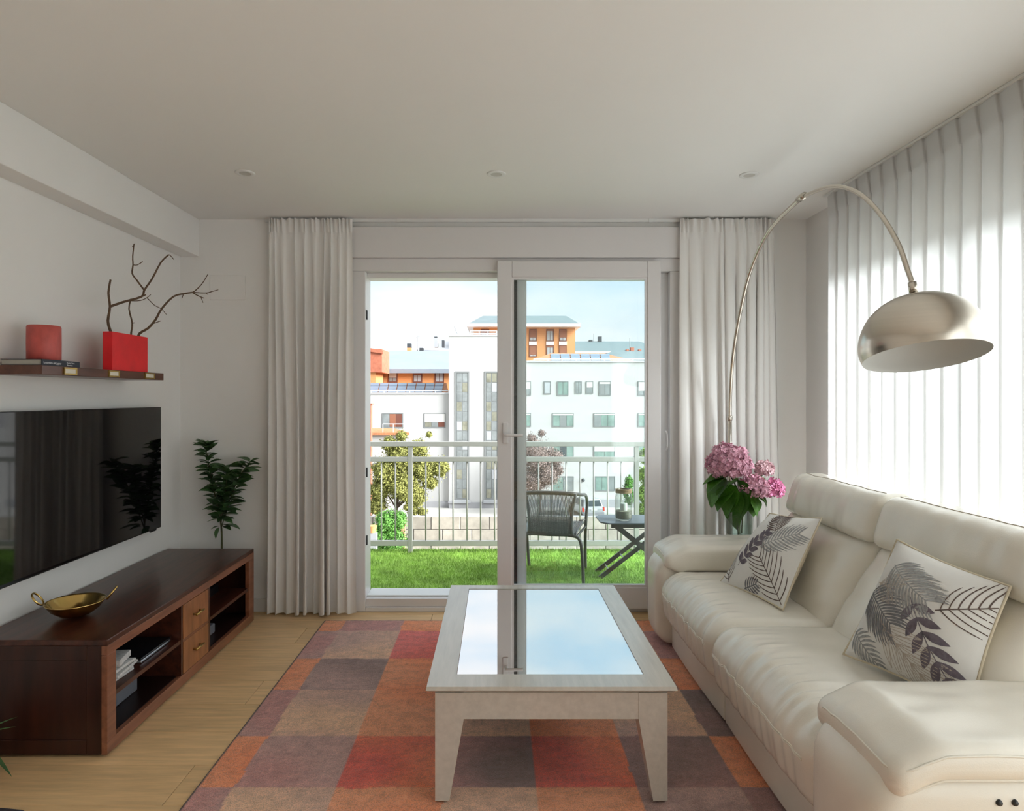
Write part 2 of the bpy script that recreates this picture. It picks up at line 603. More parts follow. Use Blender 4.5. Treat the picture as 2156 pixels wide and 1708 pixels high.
M_pane4 = pmat('far_pane_olive', (0.27, 0.265, 0.20), 0.3, var=0.4, vscale=1.2)
M_shutter = pmat('brown_shutter', (0.30, 0.115, 0.062), 0.7, var=0.1, vscale=4, stretch=(1, 1, 12))
M_blind = pmat('cream_blind', (0.66, 0.64, 0.60), 0.7)
M_dkmetal = pmat('dark_metal', (0.06, 0.065, 0.07), 0.5)
M_block = pmat('concrete_block', (0.43, 0.385, 0.32), 0.95, var=0.30, vscale=0.9, rand=0.12, bump=0.4, bscale=6)
M_asph = pmat('street_asphalt', (0.42, 0.41, 0.38), 0.95, var=0.12, vscale=0.5)
M_yard = pmat('yard_ground', (0.30, 0.30, 0.24), 0.95, var=0.3, vscale=0.4)
M_carw = pmat('car_silver', (0.50, 0.51, 0.51), 0.35, 0.2, coat=0.6)
M_carwhite = pmat('car_white', (0.75, 0.75, 0.74), 0.3, coat=0.6)
M_carg = pmat('car_glass', (0.06, 0.075, 0.08), 0.08)
M_tire = pmat('tyre_rubber', (0.02, 0.02, 0.02), 0.8)
M_tail = pmat('tail_light', (0.62, 0.05, 0.03), 0.3)
M_tr1 = pmat('tree_leaf_green', (0.29, 0.29, 0.075), 0.8, var=0.5, vscale=1.1)
M_tr2 = pmat('tree_leaf_purple', (0.27, 0.19, 0.165), 0.8, var=0.4, vscale=1.4)
M_tr3 = pmat('ivy_leaf', (0.115, 0.30, 0.045), 0.6, var=0.45, vscale=1.6)
M_tr4 = pmat('tree_leaf_lime', (0.27, 0.40, 0.07), 0.7, var=0.4, vscale=1.2)
M_bark = pmat('tree_bark', (0.10, 0.07, 0.05), 0.9, var=0.3)
M_pinkwall = pmat('pink_render', (0.58, 0.26, 0.18), 0.9, var=0.1)

# ------------------------------------------------------------------ room shell
WL, WR, WB, WREAR, CEIL = -2.015, 1.976, 4.09, -2.2, 2.50
floor = struct(MB().box(WL - 0.1, WR + 0.1, WREAR, WB, -0.06, -0.006).build('floor', M_sub))
# planks: boards lie across the room (along X), each its own part
PW = 0.235
row0 = 2.385 - PW * 20
rnd = random.Random(5)
k = -1
proto = {}
for r in range(40):
    y0 = row0 + r * PW
    y1 = y0 + PW
    if y1 < WREAR + 0.05 or y0 > WB:
        continue
    y0c, y1c = max(y0, WREAR), min(y1, WB)
    # butt joint at x=-1.12 every third row as seen beside the rug
    ph = (r - 19) % 3
    joints = [-1.12 + (0.0, 0.72, -0.55)[ph] + d for d in (-1.9, 0, 1.9, 3.8)]
    xs = [WL - 0.05] + [j for j in joints if WL + 0.15 < j < WR - 0.15] + [WR + 0.05]
    for a, b in zip(xs[:-1], xs[1:]):
        p = MB().box(a + 0.0012, b - 0.0012, y0c + 0.0007, y1c - 0.0007, -0.006, 0.0).build('plank', M_plank, floor, bevel=0.0006, bseg=1)

ceiling = struct(MB().box(WL - 0.1, WR + 0.35, WREAR, WB + 0.25, CEIL, CEIL + 0.25).build('ceiling', M_ceil))
wall_left = struct(MB().box(WL - 0.15, WL, WREAR, WB + 0.25, -0.06, CEIL).build('wall_left', M_wall))
# back wall with the balcony door opening
DX0, DX1, DZ1 = -0.915, 1.167, 2.447
mb = MB()
mb.box(WL, DX0, WB, WB + 0.25, -0.06, CEIL)
mb.box(DX1, WR + 0.35, WB, WB + 0.25, -0.06, CEIL)
mb.box(DX0, DX1, WB, WB + 0.25, DZ1, CEIL)
wall_back = struct(mb.build('wall_back', M_wall))
# right wall with the wide curtained window
WY0, WY1, WZ0, WZ1 = -2.0, 3.62, 0.12, 2.16  # rear stretch, unseen behind the camera, lengthened to let in more daylight
mb = MB()
mb.box(WR, WR + 0.25, WY1, WB, -0.06, CEIL)
mb.box(WR, WR + 0.25, WREAR, WY0, -0.06, CEIL)
mb.box(WR, WR + 0.25, WY0, WY1, -0.06, WZ0)
mb.box(WR, WR + 0.25, WY0, WY1, WZ1, CEIL)
wall_right = struct(mb.build('wall_right', M_wall))
wall_rear = struct(MB().box(WL - 0.15, WR + 0.35, WREAR - 0.15, WREAR, -0.06, CEIL + 0.25).build('wall_rear', M_wall))
# beam along the left wall under the ceiling
trim_1 = struct(MB().box(WL, -1.894, WREAR, WB, 2.262, CEIL).build('trim_1', M_wall, bevel=0.004))
# roller shutter box above the door
trim_2 = struct(MB().box(DX0, DX1, WB - 0.035, WB + 0.12, 2.25, 2.445).build('trim_2', M_pvc, bevel=0.004))
# baseboards
struct(MB().box(WL, WL + 0.014, WREAR, WB, 0, 0.085).build('baseboard_left', M_base, bevel=0.003))
struct(MB().box(WL + 0.014, DX0 - 0.002, WB - 0.014, WB, 0, 0.085).build('baseboard_back', M_base, bevel=0.003))
struct(MB().box(DX1 + 0.002, WR, WB - 0.014, WB, 0, 0.085).build('baseboard_back', M_base, bevel=0.003))
struct(MB().box(WR - 0.014, WR, WREAR, WB - 0.014, 0, 0.085).build('baseboard_right', M_base, bevel=0.003))

# ------------------------------------------------------------------ balcony door (sliding leaf pushed to the right)
door = structroot('door_1', (0.12, WB + 0.05, 0))
FY0, FY1 = WB - 0.012, WB + 0.16
bx('frame_head', M_pvc, door, DX0, DX1, FY0, FY1, 2.168, 2.25, 0.004)
bx('frame_jamb', M_pvc, door, DX0, -0.833, FY0, FY1, 0.0, 2.168, 0.004)
bx('frame_jamb', M_pvc, door, 1.105, DX1, FY0, FY1, 0.0, 2.168, 0.004)
bx('frame_sill', M_pvc, door, -0.833, 1.105, FY0, FY1, 0.0, 0.028, 0.003)
bx('sill_step', M_pvc, door, -0.833, 1.105, FY0 + 0.012, FY1, 0.028, 0.082, 0.004)
bx('sill_track', M_white, door, -0.833, 1.105, FY0 + 0.05, FY1 + 0.03, 0.082, 0.092, 0.002)
bx('head_track', M_pvc, door, -0.833, 1.105, FY0 + 0.055, FY1, 2.135, 2.168, 0.003)
bx('recess_panel', M_pvc, door, 1.036, 1.105, FY0 + 0.055, FY1, 0.092, 2.135)
for z in (1.893, 0.885, 0.45):
    bx('strike_plate', M_dkmetal, door, -0.8345, -0.825, FY0 + 0.02, FY0 + 0.04, z - 0.03, z + 0.03, 0.001)
def sash(root, x0, x1, gx0, gx1, y0, y1, z0, z1, gz0, gz1, gasket=True):
    bx('stile', M_pvc, root, x0, gx0, y0, y1, z0, z1, 0.005)
    bx('stile', M_pvc, root, gx1, x1, y0, y1, z0, z1, 0.005)
    bx('rail', M_pvc, root, gx0, gx1, y0, y1, z0, gz0, 0.005)
    bx('rail', M_pvc, root, gx0, gx1, y0, y1, gz1, z1, 0.005)
    ym = (y0 + y1) / 2
    b = 0.013
    m = MB()
    m.box(gx0, gx1, y0 + 0.006, ym, gz0, gz0 + b).box(gx0, gx1, y0 + 0.006, ym, gz1 - b, gz1)
    m.box(gx0, gx0 + b, y0 + 0.006, ym, gz0 + b, gz1 - b).box(gx1 - b, gx1, y0 + 0.006, ym, gz0 + b, gz1 - b)
    m.build('glazing_bead', M_pvc, root)
    MB().box(gx0 + 0.002, gx1 - 0.002, ym + 0.004, ym + 0.010, gz0 + 0.002, gz1 - 0.002).build('pane', M_glass, root)
leaf_s = structroot('door_2', (0.52, WB - 0.03, 0.03))
sash(leaf_s, 0.006, 1.036, 0.098, 0.952, WB - 0.055, WB + 0.012, 0.032, 2.225, 0.170, 2.122)
# handle of the sliding leaf
hb = MB().rbox((0.040, WB - 0.066, 1.075), (0.075, WB - 0.055, 1.205), 0.005, (2, 1, 4)).build('handle_plate', M_pvc, leaf_s, smooth=True)
MB().tube(pathpts([(0.058, WB - 0.06, 1.132), (0.058, WB - 0.105, 1.132), (0.075, WB - 0.112, 1.132), (0.165, WB - 0.112, 1.130)], 5), 0.0095, 10).build('handle', M_pvc, leaf_s, smooth=True)
MB().tube(pathpts([(1.075, WB - 0.016, 1.03), (1.082, WB - 0.03, 1.05), (1.082, WB - 0.03, 1.13), (1.075, WB - 0.016, 1.15)], 4), 0.005, 8).build('pull', M_pvc, door, smooth=True)
# fixed leaf behind it
leaf_f = structroot('door_3', (0.6, WB + 0.10, 0.09))
sash(leaf_f, 0.122, 1.105, 0.183, 1.03, WB + 0.075, WB + 0.130, 0.092, 2.168, 0.135, 2.146)
bx('gasket', M_gasket, leaf_f, 0.112, 0.136, WB + 0.060, WB + 0.0745, 0.092, 2.135)

# ------------------------------------------------------------------ right window (behind the sheer curtain)
win = structroot('window_1', (WR + 0.12, 1.4, WZ0))
wx0, wx1 = WR + 0.10, WR + 0.16
bx('window_frame', M_pvc, win, wx0, wx1, WY0, WY1, WZ0, WZ0 + 0.06, 0.003)
bx('window_frame', M_pvc, win, wx0, wx1, WY0, WY1, WZ1 - 0.06, WZ1, 0.003)
nW = 5
for i in range(nW + 1):
    yc = lerp(WY0 + 0.03, WY1 - 0.03, i / nW)
    bx('window_frame', M_pvc, win, wx0, wx1, yc - 0.03, yc + 0.03, WZ0 + 0.06, WZ1 - 0.06, 0.003)
for i in range(nW):
    a = lerp(WY0 + 0.03, WY1 - 0.03, i / nW) + 0.032
    b = lerp(WY0 + 0.03, WY1 - 0.03, (i + 1) / nW) - 0.032
    bx('pane', M_glass, win, wx0 + 0.025, wx0 + 0.031, a, b, WZ0 + 0.062, WZ1 - 0.062)

# ------------------------------------------------------------------ wall cover plate, downlights, curtain rails
a, b = at(443, 580, WB), at(517, 632, WB)
MB().rbox((a.x, WB - 0.006, b.z), (b.x, WB + 0.001, a.z), 0.003, (4, 1, 3)).build('wall_cover_plate', M_wall, smooth=True)
tag(bpy.data.objects['wall_cover_plate'], 'flat painted junction box cover on the wall beside the left curtain', 'cover plate')
for px, py, lab in ((516, 364, 'leftmost'), (1045, 366, 'middle'), (1577, 368, 'rightmost')):
    yy = FPX * (CEIL - CAM_H) / (835 - py)
    xx = (px - 1045) / (FPX / yy)
    t = thing('ceiling_downlight', f'round white recessed ceiling spotlight, {lab} of the three', 'downlight', (xx, yy, CEIL - 0.012), 'recessed ceiling spotlights')
    MB().lathe([(0.029, 0.0075), (0.031, 0.0065), (0.046, 0.0075), (0.0485, 0.010), (0.0485, 0.0118)], 40, (xx, yy, CEIL - 0.012), cap0=False, cap1=False).build('trim_ring', M_white, t, smooth=True)
    MB().lathe([(0.0, 0.0110), (0.022, 0.0105), (0.029, 0.0078)], 32, (xx, yy, CEIL - 0.012), cap0=False, cap1=False).build('lens', M_shadein, t, smooth=True)
RY = 4.03
t = thing('curtain_rail', 'slim white ceiling curtain rail above the balcony door', 'curtain rail', (0.15, RY, CEIL - 0.022))
bx('rail', M_white, t, -1.47, 1.77, RY + 0.032, RY + 0.054, CEIL - 0.022, CEIL - 0.0005, 0.002)
for px in (838, 1105, 1372):
    xx = (px - 1045) / (FPX / RY)
    bx('bracket', M_white, t, xx - 0.012, xx + 0.012, RY + 0.029, RY + 0.056, CEIL - 0.024, CEIL - 0.0008, 0.001)
RX = 1.845
t = thing('curtain_rail', 'white ceiling curtain rail along the right wall above the sheer curtain', 'curtain rail', (RX, 1.5, CEIL - 0.012))
bx('rail', M_white, t, RX - 0.010, RX + 0.010, -2.1, 3.60, CEIL - 0.012, CEIL - 0.0005, 0.002)

# ------------------------------------------------------------------ curtains
def gathered_curtain(name, label, x0t, x1t, x0b, x1b, ztop, zbot, seed, nf=9, flip=1):
    rg = random.Random(seed)
    # fold edges with irregular spacing, bunched in the middle at the top
    cut = [0.0]
    for i in range(nf):
        cut.append(cut[-1] + rg.uniform(0.45, 1.6))
    cut = [c / cut[-1] for c in cut]
    amp = [rg.uniform(0.5, 1.05) for _ in range(nf)]
    for i in range(nf):
        e = (i + 0.5) / nf
        e = e if flip > 0 else 1 - e
        amp[i] *= 1.0 - 0.6 * sm((e - 0.68) / 0.25)
    ctop = [sm(c) * 0.55 + c * 0.45 for c in cut]
    nd = [(rg.uniform(-1, 1), rg.uniform(0, 6)) for _ in range(nf + 1)]
    W = 20 * nf
    H = 54
    t = thing(name, label, 'curtain', ((x0b + x1b) / 2, RY, zbot))
    def fn(u, v):
        # u across, v down (0 top)
        z = lerp(ztop, zbot, v)
        dtop = (ztop - z)
        f = u * nf
        i = min(int(f), nf - 1)
        q = f - i
        c0 = lerp(ctop[i], cut[i], sm(v * 1.6)) + 0.010 * nd[i][0] * math.sin(v * 3 + nd[i][1])
        c1 = lerp(ctop[i + 1], cut[i + 1], sm(v * 1.6)) + 0.010 * nd[i + 1][0] * math.sin(v * 3 + nd[i + 1][1])
        tt = lerp(c0, c1, q)
        xx = lerp(lerp(x0t, x0b, v), lerp(x1t, x1b, v), tt)
        # fold depth grows from the gathered header to the hem
        A = lerp(0.018, 0.052, sm((dtop - 0.07) / 0.5)) * (0.75 + 0.55 * v)
        w = math.sin(PI * 2 * q)
        w = math.copysign(abs(w) ** 0.75, w)
        yy = RY - 0.004 - A * amp[i] * 0.55 * (w + 0.25) - 0.012 * v
        xx += flip * A * 0.45 * amp[i] * math.sin(PI * 2 * q + 0.9)
        if dtop < 0.085:
            e = 1 - dtop / 0.085
            yy += 0.013 * math.sin(u * nf * 2 * PI * 2.0 + 1.5 * math.sin(u * 9)) * (0.25 + 0.75 * e)
            z += 0.004 * math.sin(u * nf * 2 * PI * 1.5) * e
        z += 0.006 * math.sin(u * nf * 2 * PI + 1.0) * sm(v * 6 - 5)
        return (xx, min(yy, RY + 0.028), z)
    mb = MB().grid(fn, W, H)
    mb.build('cloth', M_linen, t, smooth=True)
    # header tape and hem band: slightly proud strips of doubled cloth
    def strip(v0, v1):
        def g(u, w):
            p = Vector(fn(u, lerp(v0, v1, w)))
            return (p.x, p.y - 0.0025, p.z)
        return g
    MB().grid(strip(0.0, 0.034), W, 4).build('header', M_linen, t, smooth=True)
    MB().grid(strip(0.893, 0.997), W, 5).build('hem', M_linen, t, smooth=True)
    return t
gathered_curtain('curtain', 'white linen curtain gathered left of the balcony door beside the plant',
                 (566 - 1045) / 335, (742 - 1045) / 335, -1.445, -0.885, CEIL - 0.014, 0.012, 11, 10, 1)
gathered_curtain('curtain', 'white linen curtain gathered right of the balcony door behind the pink flowers',
                 (1432 - 1045) / 335, (1628 - 1045) / 335, 1.150, 1.800, CEIL - 0.014, 0.012, 23, 10, -1)

# pleated sheer along the right wall: pinch pleats every 0.103 m
t = thing('sheer_curtain', 'long pleated white sheer curtain along the right wall behind the sofa', 'curtain', (RX, 1.4, 0.02))
PL = 0.103
yA, yB = 3.585, -2.05
nP = int((yA - yB) / PL)
def sheer(u, v):
    z = lerp(CEIL - 0.012, 0.02, v)
    f = u * nP
    i = int(min(f, nP - 1e-6))
    q = f - i
    dtop = CEIL - 0.012 - z
    rg = random.Random(i * 7 + 3)
    am = rg.uniform(0.75, 1.1)
    dph = rg.uniform(-0.06, 0.06) * sm(dtop / 1.2)
    k = sm((dtop - 0.06) / 0.25)
    # each panel overlaps the next in a narrow folded pleat
    wf = 0.0105 * am
    if q < 0.86:
        s = q / 0.86
        yo = s * (PL + wf)
        off = lerp(0.011, 0.0, s) - (0.004 + 0.014 * am * k) * math.sin(PI * s)
    else:
        s = (q - 0.86) / 0.14
        yo = PL + wf - s * wf
        off = lerp(0.0, 0.011, s) + 0.004 * math.sin(PI * s)
    yy = yA - i * PL - yo - dph * PL * math.sin(PI * q)
    if dtop < 0.13 and q > 0.5:
        yy += 0.024 * (1 - dtop / 0.13) * sm((q - 0.5) / 0.3) * (1 - sm((q - 0.93) / 0.07))
    return (RX + off, yy, z)
MB().grid(sheer, nP * 14, 30).build('cloth', M_sheer, t, smooth=True)
def sheerhead(u, v):
    p = sheer(u, v * 0.045)
    return (p[0] - 0.003, p[1], p[2])
MB().grid(sheerhead, nP * 14, 4).build('header', M_sheer, t, smooth=True)

# ------------------------------------------------------------------ rug
RXA, RXB, RYA, RYB = -1.05, 0.975, 0.9, 3.91
cols_x = [-1.05, -0.915, -0.56, -0.18, 0.14, 0.49, 0.85, 0.99]
rows_y = [3.92, 3.73, 3.335, 2.98, 2.575, 2.235, 1.86, 1.50, 1.12, 0.85]
OR, RD, TN, PU, DK = (0.90, 0.27, 0.105), (0.74, 0.12, 0.08), (0.84, 0.51, 0.325), (0.57, 0.26, 0.23), (0.27, 0.17, 0.15)
OB = (0.86, 0.35, 0.175)
RS = (0.82, 0.175, 0.15)
GP = (0.56, 0.345, 0.30)
pat = [[OR, PU, OR, GP, RD, PU, OR],
       [PU, TN, RS, TN, OR, TN, PU],
       [OR, GP, OR, PU, RD, DK, OR],
       [PU, TN, OB, TN, OR, TN, DK],
       [OR, PU, RD, DK, RD, DK, OR],
       [PU, TN, OB, TN, OB, GP, DK],
       [OR, PU, RD, PU, RD, PU, OR],
       [PU, TN, OB, TN, OR, TN, PU],
       [OR, GP, RD, PU, RD, PU, OR]]
def rug_col(x, y):
    n1 = mnoise.noise(Vector((x * 9, y * 9, 0.3))) * 0.006
    c = 0
    while c < 6 and x + n1 > cols_x[c + 1]:
        c += 1
    r = 0
    while r < 8 and y + n1 < rows_y[r + 1]:
        r += 1
    col = Vector(pat[r][c])
    # dye blotches bleeding between wool colours inside each field
    b = mnoise.noise(Vector((x * 2.6 + c * 5, y * 3.4 + r * 3, 1.7)))
    alt = Vector({OR: OB, RD: OR, TN: GP, PU: GP, DK: PU, OB: OR, RS: RD, GP: DK}[pat[r][c]])
    col = col.lerp(alt, max(0, min(0.8, 0.28 + 1.1 * b)))
    h = mnoise.noise(Vector((x * 60, y * 75, 5.0))) * 0.22 + mnoise.noise(Vector((x * 17, y * 26, 9.0))) * 0.20
    return col * (1.0 + h)
NX, NY = 270, 400
me = bpy.data.meshes.new('rug')
vs_, cs_ = [], []
for j in range(NY + 1):
    for i in range(NX + 1):
        x, y = lerp(RXA, RXB, i / NX), lerp(RYA, RYB, j / NY)
        e = min(i, NX - i, j, NY - j)
        z = 0.0075 if e > 0 else 0.001
        if e > 0:
            z += 0.0020 * mnoise.noise(Vector((x * 45, y * 70, 0))) + 0.0010 * mnoise.noise(Vector((x * 12, y * 20, 4)))
            z += 0.0012 * mnoise.noise(Vector((x * 160, y * 190, 2)))
        vs_.append((x, y - 2.4, z))
        c = rug_col(x, y)
        if e <= 1:
            c = Vector((0.06, 0.045, 0.04))
        cs_ += [max(c[0], 0), max(c[1], 0), max(c[2], 0), 1.0]
fs_ = [(j * (NX + 1) + i, j * (NX + 1) + i + 1, (j + 1) * (NX + 1) + i + 1, (j + 1) * (NX + 1) + i) for j in range(NY) for i in range(NX)]
me.from_pydata(vs_, [], fs_)
ca = me.color_attributes.new('dye', 'FLOAT_COLOR', 'POINT')
ca.data.foreach_set('color', cs_)
me.polygons.foreach_set('use_smooth', [True] * len(me.polygons))
M_rug = pmat('wool_pile', (0.5, 0.2, 0.1), 0.95, bump=0.6, bscale=260, sheen=0.3)
nt = M_rug.node_tree
an = nt.nodes.new('ShaderNodeVertexColor')
an.layer_name = 'dye'
ng = nt.nodes.new('ShaderNodeTexNoise')
ng.inputs['Scale'].default_value = 240
ng.inputs['Detail'].default_value = 3
tcn = [n for n in nt.nodes if n.type == 'TEX_COORD'][0]
nt.links.new(tcn.outputs['Object'], ng.inputs['Vector'])
mr = nt.nodes.new('ShaderNodeMapRange')
mr.inputs['From Min'].default_value = 0.3
mr.inputs['From Max'].default_value = 0.7
mr.inputs['To Min'].default_value = 0.70
mr.inputs['To Max'].default_value = 1.35
nt.links.new(ng.outputs['Fac'], mr.inputs['Value'])
hs = nt.nodes.new('ShaderNodeHueSaturation')
nt.links.new(an.outputs['Color'], hs.inputs['Color'])
nt.links.new(mr.outputs[0], hs.inputs['Value'])
nt.links.new(hs.outputs[0], nt.nodes['Principled BSDF'].inputs['Base Color'])
me.materials.append(M_rug)
rug = bpy.data.objects.new('rug', me)
COL.objects.link(rug)
rug.location = (0, 2.4, 0)
tag(rug, 'patchwork wool rug in orange, red, tan and purple under the coffee table', 'rug')

# ------------------------------------------------------------------ coffee table
TX0, TX1, TY0, TY1, TZ = -0.235, 0.603, 2.13, 3.285, 0.405
RZ = 0.0112
t = thing('coffee_table', 'white-washed wooden coffee table with a glass inset top', 'table', ((TX0 + TX1) / 2, (TY0 + TY1) / 2, RZ))
GX0, GX1, GY0, GY1 = -0.138, 0.512, 2.229, 3.22
def topring(zt, zb, ins):
    pass
# top frame: four mitred rails, each a part
th = 0.026
O_ = [(TX0, TY0), (TX1, TY0), (TX1, TY1), (TX0, TY1)]
I_ = [(GX0, GY0), (GX1, GY0), (GX1, GY1), (GX0, GY1)]
for q in range(4):
    a, b = O_[q], O_[(q + 1) % 4]
    c, d = I_[(q + 1) % 4], I_[q]
    cx, cy = (TX0 + TX1) / 2, (TY0 + TY1) / 2
    def ins(p, m):
        return (p[0] + math.copysign(m, cx - p[0]), p[1] + math.copysign(m, cy - p[1]))
    e = 0.0003
    lo = [(*ins(a, 0.022), TZ - th), (*ins(b, 0.022), TZ - th), (*c, TZ - th), (*d, TZ - th)]
    mid = [(*a, TZ - 0.012), (*b, TZ - 0.012), (*c, TZ - 0.012), (*d, TZ - 0.012)]
    hi = [(*ins(a, 0.003), TZ), (*ins(b, 0.003), TZ), (*c, TZ), (*d, TZ)]
    MB().add(lo + mid + hi, [(0, 3, 2, 1), (8, 9, 10, 11), (0, 1, 5, 4), (4, 5, 9, 8), (2, 3, 7, 6), (6, 7, 11, 10), (1, 2, 6, 5), (5, 6, 10, 9), (3, 0, 4, 7), (7, 4, 8, 11)]).build('top_rail', M_limed, t)
MB().box(GX0 + 0.0015, GX1 - 0.0015, GY0 + 0.0015, GY1 - 0.0015, TZ - 0.008, TZ - 0.002).build('glass_top', M_tglass, t)
AX0, AX1, AY0, AY1 = TX0 + 0.03, TX1 - 0.03, TY0 + 0.016, TY1 - 0.03
az0, az1 = 0.290, TZ - th
bx('apron', M_limed, t, AX0 + 0.09, AX1 - 0.09, AY0 + 0.002, AY0 + 0.024, az0, az1)
bx('apron', M_limed, t, AX0 + 0.09, AX1 - 0.09, AY1 - 0.024, AY1 - 0.002, az0, az1)
bx('apron', M_limed, t, AX0 + 0.002, AX0 + 0.024, AY0 + 0.09, AY1 - 0.09, az0, az1)
bx('apron', M_limed, t, AX1 - 0.024, AX1 - 0.002, AY0 + 0.09, AY1 - 0.09, az0, az1)
for sx in (0, 1):
    for sy in (0, 1):
        ox, oy = (AX0, AX1)[sx], (AY0, AY1)[sy]
        dx, dy = (1, -1)[sx], (1, -1)[sy]
        def ring(w, z):
            xs = sorted((ox, ox + dx * w)); ys = sorted((oy, oy + dy * w))
            return [(xs[0], ys[0], z), (xs[1], ys[0], z), (xs[1], ys[1], z), (xs[0], ys[1], z)]
        m = MB()
        m.hexa(ring(0.048, RZ + 0.006), ring(0.096, az0)).hexa(ring(0.096, az0), ring(0.096, az1))
        m.build('leg', M_limed, t)
        xs = sorted((ox + dx * 0.008, ox + dx * 0.040)); ys = sorted((oy + dy * 0.008, oy + dy * 0.040))
        bx('foot_pad', M_foot, t, xs[0], xs[1], ys[0], ys[1], RZ, RZ + 0.006)

# ------------------------------------------------------------------ sofa
SY0, SY1 = 1.47, 3.72           # outer ends
IY0, IY1 = 1.80, 3.46           # inner arm faces
SYM = 2.655
sofa = thing('sofa', 'cream leather two-seat reclining sofa facing the television', 'sofa', (1.35, 2.6, 0.0))
def wrk(x, y, z, f=1.0):
    return mnoise.noise(Vector((x * 6, y * 26, z * 6))) * f
for k_, (a, b) in enumerate(((IY0, SYM), (SYM, IY1))):
    yc, hw = (a + b) / 2, (b - a) / 2
    # recliner front panel
    def dbase(p):
        q = Vector(p)
        bl = 1 - ((q.y - yc) / hw) ** 2
        if q.x < 1.0:
            q.x -= 0.008 * bl
        return q
    MB().rbox((0.945, a + 0.004, 0.022), (1.60, b - 0.004, 0.30), 0.012, (6, 14, 6), dbase).build('base_panel', M_leather, sofa, smooth=True)
    # seat cushion
    def dseat(p):
        q = Vector(p)
        u = (q.x - 0.895) / 0.55
        w = max(0.0, 1 - ((q.y - yc) / hw) ** 4)
        w2 = max(0.0, 1 - ((q.y - yc) / hw) ** 2)
        tp = sm((p[2] - 0.26) / 0.13)
        if tp > 0:
            q.z += tp * 0.030 * math.sin(PI * min(1, max(0, u * 0.9 + 0.1))) * w2
            fr = sm(1 - abs(u - 0.10) / 0.32)
            q.z += tp * 0.0095 * fr * wrk(p[0], p[1], 0.0) + tp * 0.005 * fr * wrk(p[0] * 0.5, p[1] * 2.1, 3.0)
            q.z += tp * 0.003 * mnoise.noise(Vector((p[0] * 5, p[1] * 9, 7)))
            q.z -= tp * 0.042 * sm((0.16 - u) / 0.2)
        fd = 1 - sm((p[0] - 0.93) / 0.16)
        if fd > 0:
            q.x += fd * 0.016 * sm((0.40 - p[2]) / 0.25)
            q.x -= fd * 0.016 * w * math.sin(PI * max(0, min(1, (p[2] - 0.15) / 0.28)))
            q.x += fd * 0.0095 * wrk(p[2] * 0.3, p[1] * 0.9, 1.0) * sm((p[2] - 0.17) / 0.06)
            q.x += fd * 0.030 * sm((0.205 - p[2]) / 0.045)
        return q
    MB().rbox((0.885, a + 0.003, 0.165), (1.42, b - 0.003, 0.43), 0.055, (26, 70, 14), dseat).build('seat_cushion', M_leather, sofa, smooth=True)
    # twin stitched seam along the front edge, following the cushion surface
    for dz in (0.0, 0.0085):
        pts = []
        for j in range(61):
            y = lerp(a + 0.055, b - 0.055, j / 60)
            e = abs(2 * j / 60 - 1)
            zz = 0.350 + dz
            q = dseat(Vector((0.885 + 0.0005, y, zz)))
            pts.append(q + Vector((-0.0005, 0, 0)))
        MB().tube(pts, 0.0026, 6).build('seat_seam', M_leatherseam, sofa, smooth=True)
    # lumbar cushion
    def dlum(p):
        q = Vector(p)
        w = max(0.0, 1 - ((q.y - yc) / hw) ** 4)
        h = (p[2] - 0.40) / 0.38
        q.x += 0.62 * (p[2] - 0.42)
        if p[0] < 1.45:
            q.x -= 0.045 * w * math.sin(PI * max(0, min(1, h * 1.0)))
            q.x += 0.009 * mnoise.noise(Vector((p[1] * 7, p[2] * 9, 2.0))) + 0.007 * mnoise.noise(Vector((p[1] * 5 + p[2] * 14, p[2] * 4, 8.0)))
        return q
    MB().rbox((1.36, a + 0.006, 0.36), (1.50, b - 0.006, 0.785), 0.055, (6, 44, 30), dlum).build('back_cushion', M_leather, sofa, smooth=True)
    # headrest
    def dhead(p):
        q = Vector(p)
        w = max(0.0, 1 - ((q.y - yc) / hw) ** 4)
        q.x += 0.30 * (p[2] - 0.76)
        if p[0] < 1.62:
            q.x -= 0.022 * w * math.sin(PI * max(0, min(1, (p[2] - 0.755) / 0.21)))
            q.x += 0.010 * mnoise.noise(Vector((p[1] * 15, p[2] * 3, 4.0)))
        if p[2] > 0.93:
            q.z += 0.004 * mnoise.noise(Vector((p[1] * 9, p[0] * 9, 1.0)))
        return q
    MB().rbox((1.535, a + 0.006, 0.755), (1.70, b - 0.006, 0.962), 0.045, (8, 50, 16), dhead).build('headrest', M_leather, sofa, smooth=True)
    for yy in (0.0,):
        pts = []
        for j in range(41):
            y = lerp(a + 0.05, b - 0.05, j / 40)
            q = dhead(Vector((1.585, y, 0.962)))
            pts.append(q + Vector((0, 0, 0.0006)))
        MB().tube(pts, 0.0020, 6).build('headrest_seam', M_leatherdk, sofa, smooth=True)
# back shell
def dback(p):
    q = Vector(p)
    q.x += 0.10 * (p[2] - 0.9) if p[2] > 0.4 else -0.05
    return q
MB().rbox((1.66, IY0 - 0.10, 0.03), (1.775, IY1 + 0.10, 0.885), 0.04, (4, 20, 16), dback).build('back_shell', M_leather, sofa, smooth=True)
